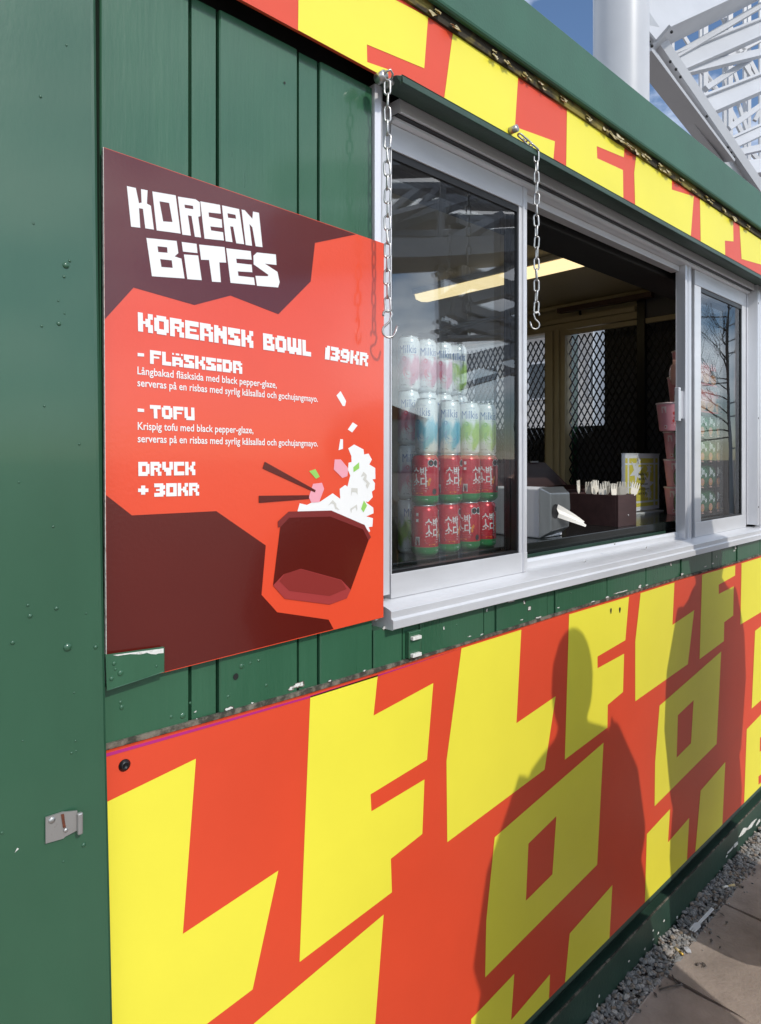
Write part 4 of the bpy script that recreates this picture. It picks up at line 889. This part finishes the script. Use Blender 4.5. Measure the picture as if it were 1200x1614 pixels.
def pack(main, zc, hh, label, pinky, grp):
    t = thing('noodle_pack', label, 'noodle pack', (px1 - pw / 2, .166, zc), 0, grp)
    local(pillow(pw, .12, hh).build('wrapper', main), t)
    yq = -.0615
    a = MB(); b = MB(); c = MB(); W2 = MB()
    for k in (-.085, 0.0, .085):
        if pinky:
            a.flat([(k + .036 * cos(q_), yq, .030 + .020 * sin(q_)) for q_ in [i * pi / 7 for i in range(14)]]); c.flat([(k - .042, yq - .0004, .004), (k + .042, yq - .0004, .004), (k + .042, yq - .0004, .010), (k - .042, yq - .0004, .010)])
        else:
            a.flat([(k + .020 * cos(q_), yq, .034 + .016 * sin(q_)) for q_ in [i * pi / 6 for i in range(12)]]); b.flat([(k + .011 * cos(q_), yq - .0006, .038 + .008 * sin(q_)) for q_ in [i * pi / 5 for i in range(10)]])
            b.flat([(k - .014, yq - .0006, .012), (k + .010, yq - .0006, .010), (k + .012, yq - .0006, .015), (k - .012, yq - .0006, .017)])
            W2.flat([(k + .034 + .012 * (1 if i % 2 else .5) * cos(i * pi / 5), yq - .0006, .062 + .012 * (1 if i % 2 else .5) * sin(i * pi / 5)) for i in range(10)])
    local(a.build('food_print', 'packtan'), t)
    if pinky: local(c.build('stripe_print', 'packred'), t)
    else: local(b.build('pale_print', 'packpink'), t); local(W2.build('flower_print', 'signwhite'), t)
    vs, fs = (text_mesh('Buldak', .02) if pinky else text_mesh('Jin', .04)); x0 = min(v[0] for v in vs); x1 = max(v[0] for v in vs)
    tm = MB()
    for k in ((-.085, 0, .085)):
        kk = (.068 if pinky else .036) / (x1 - x0); tm.add([(k + (v[0] - (x0 + x1) / 2) * kk, yq - .0012, (.068 if pinky else .066) + v[1] * .036) for v in vs], fs)
    local(tm.build('pack_lettering', 'packred' if pinky else 'signwhite'), t)
    return t
zs = CZ; hp = .1015
for i in range(4):
    pack('packgreen', zs + i * (hp + .002), hp, 'dark green noodle multipack, %s in the stack behind the right pane' % ['lowest', 'second from the bottom', 'third from the bottom', 'uppermost'][i], False, 'green noodle packs')
pack('packpink', zs + 4 * (hp + .002), .11, 'pink noodle multipack with red lettering lying on the green packs', True, None)
o = pack('packpink', zs + 4 * (hp + .002) + .112, .10, 'pink noodle multipack lying on top of the whole pack stack', True, None); o.rotation_euler = (0, 0, .04); o.location.x -= .05
cx = fp(1146, 650, .45); cart = thing('paper_carton', 'small cream paper carton standing on a dark crate behind the noodle packs', 'carton', (cx.x, .45, 1.78))
part(MB().box(cx.x - .05, cx.x + .045, .42, .52, 1.782, 1.86), 'carton_body', 'paper', cart, bevel=.002); part(MB().box(cx.x - .052, cx.x + .047, .418, .522, 1.8602, 1.868), 'carton_lid', 'paper', cart, bevel=.002)
cr = thing('plastic_crate', 'dark grey slatted crate behind the noodle packs', 'crate', (cx.x, .5, CZ))
part(MB().box(cx.x - .11, cx.x + .08, .43, .60, CZ + .001, CZ + .014), 'crate_base', 'greywall', cr)
for i in range(10): part(MB().box(cx.x - .11, cx.x + .08, .42, .60, CZ + .02 + i * .0395, CZ + .046 + i * .0395), 'slat', 'greywall', cr, bevel=.003)
for sx_ in (-.11, .07): part(MB().box(cx.x + sx_ - .004, cx.x + sx_ + .014, .415, .605, CZ + .002, 1.781), 'crate_post', 'greywall', cr)

# ================================================================== BEHIND THE KIOSK
colb = dp(979, 100, 6.0)
sc_ = thing('steel_column', 'thick white round steel column rising behind the kiosk roof', 'column', (colb.x, colb.y, GZ))
part(MB().lathe([(.238, GZ), (.238, 14)], 40, (colb.x, colb.y, 0)), 'shaft', 'white_steel', sc_)
part(MB().lathe([(.38, GZ), (.38, .06), (.30, .10), (.24, .10)], 32, (colb.x, colb.y, 0)), 'base_plate', 'white_steel', sc_)
truss = thing('steel_truss', 'white bolted steel lattice frame rising behind the kiosk to the right of the column', 'steel frame', (dp(1060, 722, 8).x, dp(1060, 722, 8).y, GZ))
def member(p0, f0, p1, f1, wpx, name, hfac=1.0, depth=None):
    a, b = dp(*p0, f0), dp(*p1, f1); fm = (f0 + f1) / 2; w = wpx / F * fm
    view = Vector((CY, SY, 0)); d = (b - a).normalized(); up = view.cross(d).normalized()
    return part(MB().bar(a, b, depth or w * .8, w, up=up), name, 'white_steel', truss)
def ibeam(p0, f0, p1, f1, wpx, tilt=.5):
    a, b = dp(*p0, f0), dp(*p1, f1); fm = (f0 + f1) / 2; w = wpx / F * fm; view = Vector((CY, SY, 0)); d = (b - a).normalized(); up = view.cross(d).normalized(); sd_ = d.cross(up)
    m = MB().bar(a, b, .02, w, up=up)
    for s in (1, -1): m.bar(a + up * s * w / 2, b + up * s * w / 2, w * .62, .03, up=up)
    return part(m, 'cross_beam', 'white_steel', truss)
member((1008, 22), 7.2, (1215, 324), 9.4, 15, 'chord_tube', depth=.12)
# deep inclined girder below the tube: lit face and dark underside
a0, a1 = dp(1018, 78, 7.3), dp(1205, 338, 9.5); 
vv = Vector((CY, SY, 0)); dd = (a1 - a0).normalized(); up_ = vv.cross(dd).normalized()
if up_.z < 0: up_ = -up_
part(MB().bar(a0, a1, .04, .16, up=up_), 'girder_web', 'white_steel', truss)
part(MB().bar(a0 - up_ * .105, a1 - up_ * .105, .12, .02, up=up_), 'girder_flange', 'white_steel', truss)
b0, b1 = dp(1010, 82, 7.1), dp(1142, 254, 8.6)
part(MB().bar(b0, b1, .27, .03, up=up_), 'gusset_plate', 'white_steel', truss)
ibeam((1006, 30), 7.2, (1215, -58), 9.5, 78)
member((1058, 92), 7.8, (1215, 0), 9.5, 9, 'brace')
ibeam((1062, 103), 7.8, (1215, 38), 9.6, 26); member((1072, 114), 7.9, (1215, 80), 9.6, 12, 'cross_beam')
member((1112, 140), 8.4, (1185, 92), 9.6, 8, 'brace'); ibeam((1110, 168), 8.3, (1215, 125), 9.7, 26)
member((1148, 203), 8.8, (1215, 155), 9.7, 8, 'brace'); ibeam((1143, 231), 8.7, (1215, 198), 9.7, 15); member((1150, 244), 8.8, (1215, 230), 9.8, 10, 'cross_beam'); member((1176, 268), 9.0, (1215, 262), 9.8, 22, 'cross_beam')
for (u, va, vb, w, f) in ((1112, 20, 190, 7, 12), (1105.5, 20, 190, 6, 12.3), (1151, 20, 250, 7, 12.5), (1143.5, 20, 250, 7, 12.8), (1181, -20, 290, 5, 13), (1175, -20, 290, 6, 13.3), (1061, -20, 110, 4, 11.5), (1199, -10, 300, 5, 13.5)):
    member((u, va), f, (u, vb), f, w, 'upright')
for (u0, v0, u1, v1, w, f) in ((1075, 52, 1100, 92, 5, 12), (1135, 20, 1175, 82, 6, 12.6), (1095, 92, 1130, 142, 6, 12), (1108, 112, 1133, 148, 6, 12), (1152, 66, 1190, 128, 6, 12.6), (1155, 105, 1172, 160, 5, 12.6), (1163, 160, 1180, 212, 5, 12.7), (1147, 165, 1170, 210, 6, 12.5), (1180, 92, 1205, 140, 6, 13), (1185, 240, 1210, 268, 6, 13), (1190, 190, 1205, 160, 6, 13), (1130, 100, 1205, 60, 6, 12.6), (1150, 70, 1205, 50, 5, 12.8)):
    member((u0, v0), f, (u1, v1), f, w, 'brace')
bm = MB()
for u, v, f in ((1057, 97, 7.55), (1066, 109, 7.65), (1073, 121, 7.75), (1114.5, 183, 8.2), (1148, 232, 8.6), (1153, 240, 8.65), (1157.5, 247, 8.7), (1024, 65, 7.05), (1028, 72, 7.1), (1059, 50, 7.2)):
    bm.ball(dp(u, v, f - .16), .017, 8, 5)
part(bm, 'bolt', 'black', truss, kind='stuff')
# pale building seen through the grille
def far_building(name, label, c, w, d, h, ang, roof=True):
    t = thing(name, label, 'building', (c[0], c[1], GZ), ang)
    local(MB().box(-w / 2, w / 2, -d / 2, d / 2, 0, h).build('wall', 'render'), t)
    if roof: local(MB().prism([(-w / 2 - .3, -d / 2 - .3, h), (w / 2 + .3, -d / 2 - .3, h), (w / 2 + .3, 0, h + 2), (-w / 2 - .3, 0, h + 2)][:0] or [(-w / 2 - .3, -d / 2 - .4, h + .01), (-w / 2 - .3, 0, h + 2.0), (-w / 2 - .3, d / 2 + .4, h + .01)], (w + .6, 0, 0)).build('roof', 'roofred'), t)
    nwin = int(w / 2.2)
    for fl_ in range(int(h / 2.8)):
        for i in range(nwin):
            x = -w / 2 + (i + .5) * w / nwin
            for s in (-1, 1):
                fr = local(MB().box(x - .55, x + .55, s * d / 2 - .06, s * d / 2 + .06, fl_ * 2.8 + .9, fl_ * 2.8 + 2.3).build('window', 'white_steel'), t)
                local(MB().box(x - .47, x + .47, s * d / 2 - .07, s * d / 2 + .07, fl_ * 2.8 + .98, fl_ * 2.8 + 2.22).build('pane', 'window_dark'), fr)
    return t
far_building('pale_building', 'pale rendered building seen small through the grille of the kiosk end wall', (26, 9, 0), 16, 8, 6.2, R(100))

# ================================================================== IN FRONT OF THE KIOSK (mirrored in the panes)
def mp_(u, v, yv):
    p = fp(u, v, yv); return Vector((p.x, -p.y, p.z))
cof = thing('coaster_frame', 'white steel coaster frame standing across the plaza and mirrored in the left pane', 'steel frame', (mp_(700, 722, 5).x, -5, GZ))
def mm(p0, y0_, p1, y1_, wpx, name, dep=.25):
    a, b = mp_(*p0, y0_), mp_(*p1, y1_); w = wpx / F * ((a - cam.location).length); d = (b - a).normalized(); vw = Vector((.7, -.7, 0)); up = vw.cross(d).normalized()
    return part(MB().bar(a, b, dep, w, up=up), name, 'white_steel', cof)
mm((430, 408), 5, (980, 388), 5.4, 44, 'deck_girder', .5); mm((430, 372), 5.6, (980, 372), 5.8, 14, 'deck_girder', .3)
mm((430, 345), 6, (1000, 352), 6, 13, 'deck_girder', .3); mm((560, 372), 5.2, (760, 312), 5.8, 14, 'rail_tube', .2); mm((600, 352), 5.0, (720, 318), 6.0, 10, 'rail_tube'); mm((700, 318), 6, (900, 330), 6, 12, 'rail_tube')
mm((430, 300), 6.2, (1000, 300), 6.2, 13, 'deck_girder', .3); mm((620, 340), 5.6, (668, 300), 5.6, 10, 'brace'); mm((655, 345), 5.6, (690, 305), 5.6, 9, 'brace'); mm((690, 395), 5.4, (790, 345), 5.4, 14, 'brace'); mm((720, 345), 5.6, (820, 395), 5.6, 16, 'brace')
mm((430, 270), 6.6, (1000, 262), 6.6, 10, 'deck_girder', .4)
mm((703, 260), 5.2, (703, 1100), 5.2, 9, 'upright', .25); mm((731, 410), 5.5, (731, 1100), 5.5, 6, 'upright', .2); mm((842, 300), 5.4, (842, 1100), 5.4, 14, 'upright', .3)
for (u0, v0, u1, v1, w) in ((703, 425, 731, 432, 7), (715, 460, 860, 395, 10), (726, 425, 860, 470, 26), (742, 470, 860, 440, 20), (716, 478, 770, 505, 34), (735, 480, 860, 520, 18), (731, 520, 860, 470, 9), (703, 505, 740, 525, 6), (703, 532, 860, 530, 6), (700, 520, 731, 535, 6), (740, 505, 860, 545, 22), (735, 575, 860, 540, 26), (731, 560, 860, 600, 10), (703, 560, 860, 563, 5), (735, 610, 860, 570, 9)):
    mm((u0, v0), 5.3, (u1, v1), 5.5, w, 'brace', .2)
# bare tree across the plaza, mirrored in the right pane
tp = mp_(1153, 722, 6.0); th = 6.6
tree = thing('bare_tree', 'leafless young tree across the plaza mirrored in the right pane', 'tree', (tp.x, tp.y, GZ))
TQ = (19.0) / F
tk = [(tp.x + .03 * sin(i), tp.y + .03 * cos(i * 1.3), GZ + i * .66) for i in range(11)]
part(MB().tube(tk, [.065, .06, .056, .053, .05, .046, .042, .037, .031, .025, .014], 8), 'trunk', 'bark', tree)
rt = random.Random(21); bmb = MB(); tw = MB()
for i in range(22):
    z0 = 1.9 + i * .20 + rt.uniform(-.08, .08); ang = R(47) + (pi if rt.random() < .62 else 0) + rt.uniform(-1.1, 1.1)
    Ln = (2.6 - .075 * i) * rt.uniform(.45, 1.2); p = Vector((tp.x, tp.y, GZ + z0)); d = Vector((cos(ang), sin(ang), rt.uniform(-.15, .75))); pts = [p]
    bend = rt.uniform(-.04, .12)
    for k in range(7):
        d = (d + Vector((rt.uniform(-.3, .3), rt.uniform(-.3, .3), rt.uniform(-.2, .2) + bend))).normalized(); p = p + d * Ln / 7; pts.append(p)
        if k > 0:
            for q in range(2):
                e2 = (d + Vector((rt.uniform(-.9, .9), rt.uniform(-.9, .9), rt.uniform(-.4, .7)))).normalized(); tw.tube([p, p + e2 * .22, p + (e2 + Vector((0, 0, .3))).normalized() * .5 * rt.uniform(.5, 1.3)], [.008, .006, .004], 4)
    bmb.tube(pts, [.022, .02, .018, .016, .014, .011, .009, .006], 5)
part(bmb, 'branch', 'bark', tree); part(tw, 'twig', 'bark', tree, kind='stuff')
far_building('plaza_building', 'pale building with red roof across the plaza mirrored faintly in the panes', (60, -62, 0), 30, 10, 5.8, R(-45))

# two customers standing to the right, outside the picture, whose shadows fall on the boards
def person(x, y, hgt, coat, label, arms, width, reach=0.0, hem=.48, hood=1.0, flare=1.0):
    t = thing('person', label, 'person', (x, y, GZ)); k = hgt / 1.75
    J = {'pel': (0, 0, .95), 'ch': (0, .0, 1.22), 'sh': (0, -.01, 1.42), 'nk': (0, .01, 1.51), 'hd': (0, .02, 1.60), 'tp': (0, .02, 1.70)}
    V = []; E = []; Rr = []
    def v(p, r): V.append(tuple(c * k for c in p)); Rr.append(r * k); return len(V) - 1
    a = v(J['pel'], (.17)); b = v(J['ch'], .165); c = v(J['sh'], .13); n = v(J['nk'], .055); h_ = v(J['hd'], .088); tpv = v(J['tp'], .075); E += [(a, b), (b, c), (c, n), (n, h_), (h_, tpv)]
    for s in (-1, 1):
        s1 = v((s * .18, -.01, 1.40), .075); el = v((s * (.26 + arms), -.03, 1.13), .055); wr = v((s * (.25 + arms * .2), .16 * reach - .03 * (1 - reach), 1.0 - .12 * (1 - reach)), .04); hn = v((s * .23, .22 * reach, .99 - .2 * (1 - reach)), .035)
        E += [(c, s1), (s1, el), (el, wr), (wr, hn)]
        for f in range(5):
            fi = v((s * (.20 + .014 * f), (.29 - (.05 if f == 0 else 0)) * reach + .02 * f * (1 - reach), .985 - .004 * f - .28 * (1 - reach)), .011); E.append((hn, fi))
        hp_ = v((s * .10, 0, .86), .11); kn = v((s * .11, .02, .48), .075); an = v((s * .11, .0, .09), .05); to = v((s * .12, .16, .04), .045); E += [(a, hp_), (hp_, kn), (kn, an), (an, to)]
    me = bpy.data.meshes.new('body'); me.from_pydata(V, E, []); me.materials.append(M['skin']); o = bpy.data.objects.new('body', me); COL.objects.link(o); local(o, t)
    sm = o.modifiers.new('skin', 'SKIN'); sk_ = me.skin_vertices[0].data
    for i, r in enumerate(Rr): sk_[i].radius = (r, r)
    sk_[a].use_root = True; ss_ = o.modifiers.new('sub', 'SUBSURF'); ss_.levels = 2; ss_.render_levels = 2
    # coat: closed shell round trunk, widening to the hem, with sleeves
    prof = [(.10, 1.50), (.20, 1.44), (.245, 1.36), (.25, 1.2), (.27 * flare, 1.0), (.32 * flare, .8), (.345 * flare, .68), (.30, hem)]
    cm = MB(); n_ = 24
    vs = [(r * width * cos(2 * pi * i / n_) * k, r * (.66 if flare == 1 else .50) * sin(2 * pi * i / n_) * k, zz * k) for r, zz in prof for i in range(n_)]
    cm.add(vs, [(i * n_ + q, i * n_ + (q + 1) % n_, (i + 1) * n_ + (q + 1) % n_, (i + 1) * n_ + q) for i in range(len(prof) - 1) for q in range(n_)], True)
    for s in (-1, 1): cm.tube([(s * .20 * k, -.01 * k, 1.41 * k), (s * (.26 + arms * .6) * k, -.03 * k, 1.27 * k), (s * (.27 + arms) * k, -.03 * k, 1.12 * k), (s * (.255 + arms * .25) * k, (.14 * reach - .03 * (1 - reach)) * k, (1.01 - .12 * (1 - reach)) * k)], [.085 * k, .085 * k, .08 * k, .062 * k], 10)
    local(cm.build('coat', coat), t)
    hm = MB().ball((0, .0 * k, 1.655 * k), (.108 * k * hood, .125 * k, .115 * k * hood), 16, 10); local(hm.build('hair', 'hair'), t)
    fm = MB().ball((0, .118 * k, 1.62 * k), (.018, .03, .025), 8, 6); fm.ball((.035, .105 * k, 1.655 * k), .012, 8, 5); fm.ball((-.035, .105 * k, 1.655 * k), .012, 8, 5); local(fm.build('face', 'skin'), t)
    return t
person(1.535, -.80, 1.70, 'coat1', 'person in a long dark coat waiting in front of the lower boards', .09, 1.12, 0.0, .12, 1.0, 1.36)
person(2.50, -.56, 1.80, 'coat2', 'tall person in a grey coat standing at the far end of the window', .02, .95, 0.0, .3, 1.45)

# ================================================================== GRAVEL AND LITTER
gr = MB(); rg = random.Random(8)
ico_v = [(0, 0, 1), (.89, 0, .45), (.28, .85, .45), (-.72, .53, .45), (-.72, -.53, .45), (.28, -.85, .45), (.72, .53, -.45), (-.28, .85, -.45), (-.89, 0, -.45), (-.28, -.85, -.45), (.72, -.53, -.45), (0, 0, -1)]
ico_f = [(0, 1, 2), (0, 2, 3), (0, 3, 4), (0, 4, 5), (0, 5, 1), (1, 6, 2), (2, 7, 3), (3, 8, 4), (4, 9, 5), (5, 10, 1), (6, 7, 2), (7, 8, 3), (8, 9, 4), (9, 10, 5), (10, 6, 1), (11, 7, 6), (11, 8, 7), (11, 9, 8), (11, 10, 9), (11, 6, 10)]
def pebble(m, p, r, sq=.55):
    e = Matrix.Rotation(rg.uniform(0, 6.28), 3, 'Z') @ Matrix.Rotation(rg.uniform(-.7, .7), 3, 'X') @ Matrix.Rotation(rg.uniform(-.7, .7), 3, 'Y')
    sc3 = (rg.uniform(.8, 1.5), rg.uniform(.6, 1.0), rg.uniform(sq * .7, sq * 1.3))
    m.add([Vector(p) + e @ Vector((a * sc3[0], b * sc3[1], c * sc3[2])) * r * rg.uniform(.82, 1.15) for a, b, c in ico_v], ico_f)
for i in range(5200):
    x = rg.uniform(1.2, 4.2); t = rg.random(); y = -.004 - t * .076; r = rg.choice([.004, .005, .006, .007, .008, .009, .011])
    if rg.random() < .06: y -= rg.uniform(0, .05); r *= .55
    pebble(gr, (x, y, GZ - .012 + rg.uniform(0, .014) + (.008 * (1 - t))), r)
tag(gr.build('gravel', 'stone'), 'grey stone chippings in the narrow strip along the kiosk foot', 'gravel', kind='stuff')
bed = MB().box(-2, 6.5, -.075, -.003, .006, GZ - .012).build('gravel_bed', 'dirt', kind='structure')
# plastic fork
f0, f1 = gp(1091, 1468, GZ + .012), gp(1124, 1433, GZ + .016)
pf = thing('plastic_fork', 'white plastic fork lying on the grey chippings', 'fork', f0)
d = (f1 - f0); Ls = d.length; d.normalize(); n_ = Vector((-d.y, d.x, 0)).normalized()
def fq(t, w, zz=0): return f0 + d * Ls * t + n_ * w + Vector((0, 0, zz))
part(MB().prism([fq(.35, -.004), fq(.35, .004), fq(1.0, .0045), fq(1.0, -.0045)], (0, 0, .003)), 'handle', 'plastic', pf, bevel=.001)
part(MB().prism([fq(.35, -.004), fq(.26, -.011), fq(.0, -.010), fq(.0, -.006), fq(.14, -.005), fq(.0, -.003), fq(.0, .001), fq(.14, .002), fq(.0, .004), fq(.0, .009), fq(.26, .011), fq(.35, .004)], (0, 0, .002)), 'tines', 'plastic', pf)
def butt(a_, b_, label, m2):
    a, b = gp(*a_, GZ + .006), gp(*b_, GZ + .006); t = thing('cigarette_butt', label, 'cigarette butt', (a + b) / 2)
    part(MB().tube([a, a.lerp(b, .55)], .0042, 10), 'filter', 'butt', t); part(MB().tube([a.lerp(b, .56), b], .0040, 10), 'paper', m2, t)
butt((1158, 1395), (1139, 1399), 'tan cigarette butt lying on the paving beside the chippings', 'paper')
butt((1064, 1494), (1077, 1505), 'gold banded cigarette butt on the chippings next to a pale pebble', 'gold')
pb = MB(); p = gp(1084, 1499, GZ + .005); pebble(pb, (p.x, p.y, GZ + .007), .013, .5)
tag(pb.build('pebble', mat('pale_pebble', (.42, .42, .43), .8, var=.1)), 'single pale grey pebble lying on the paving edge', 'pebble')
def twig(pts, r, label):
    tag(MB().tube([gp(u, v, GZ + .004 + .003 * (i % 2)) for i, (u, v) in enumerate(pts)], r, 6).build('twig', 'bark'), label, 'twig')
twig([(1040, 1560), (1056, 1555), (1074, 1552)], .0022, 'thin dark twig lying across the paving near the chippings')
twig([(1130, 1432), (1142, 1418), (1150, 1408)], .0025, 'short dark twig leaning beside the tan cigarette butt')
twig([(1060, 1537), (1064, 1546), (1068, 1551)], .0018, 'tiny forked twig at the edge of the paving')
sdm = MB()
for u, v in ((1171, 1369), (1182, 1377), (1157, 1380), (1171, 1398), (1120, 1470), (1100, 1520)):
    p = gp(u, v, GZ + .003); sdm.ball(p, (.008, .004, .003), 8, 5)
for i in range(26):
    x = 1.5 + rg.random() * 1.6; y = -.02 - rg.random() * .14; a_ = rg.uniform(0, 6.28); l_ = rg.uniform(.006, .014); c, q = cos(a_) * l_, sin(a_) * l_; zz = GZ + .004 + (.012 if y > -.075 else 0)
    sdm.prism([(x - c, y - q, zz), (x + q * .4, y - c * .4, zz + .003), (x + c, y + q, zz + .001), (x - q * .4, y + c * .4, zz + .002)], (0, 0, .0008))
tag(sdm.build('seed_husks', 'bark'), 'scattered dark seed husks and leaf bits on the paving', 'seeds', kind='stuff')
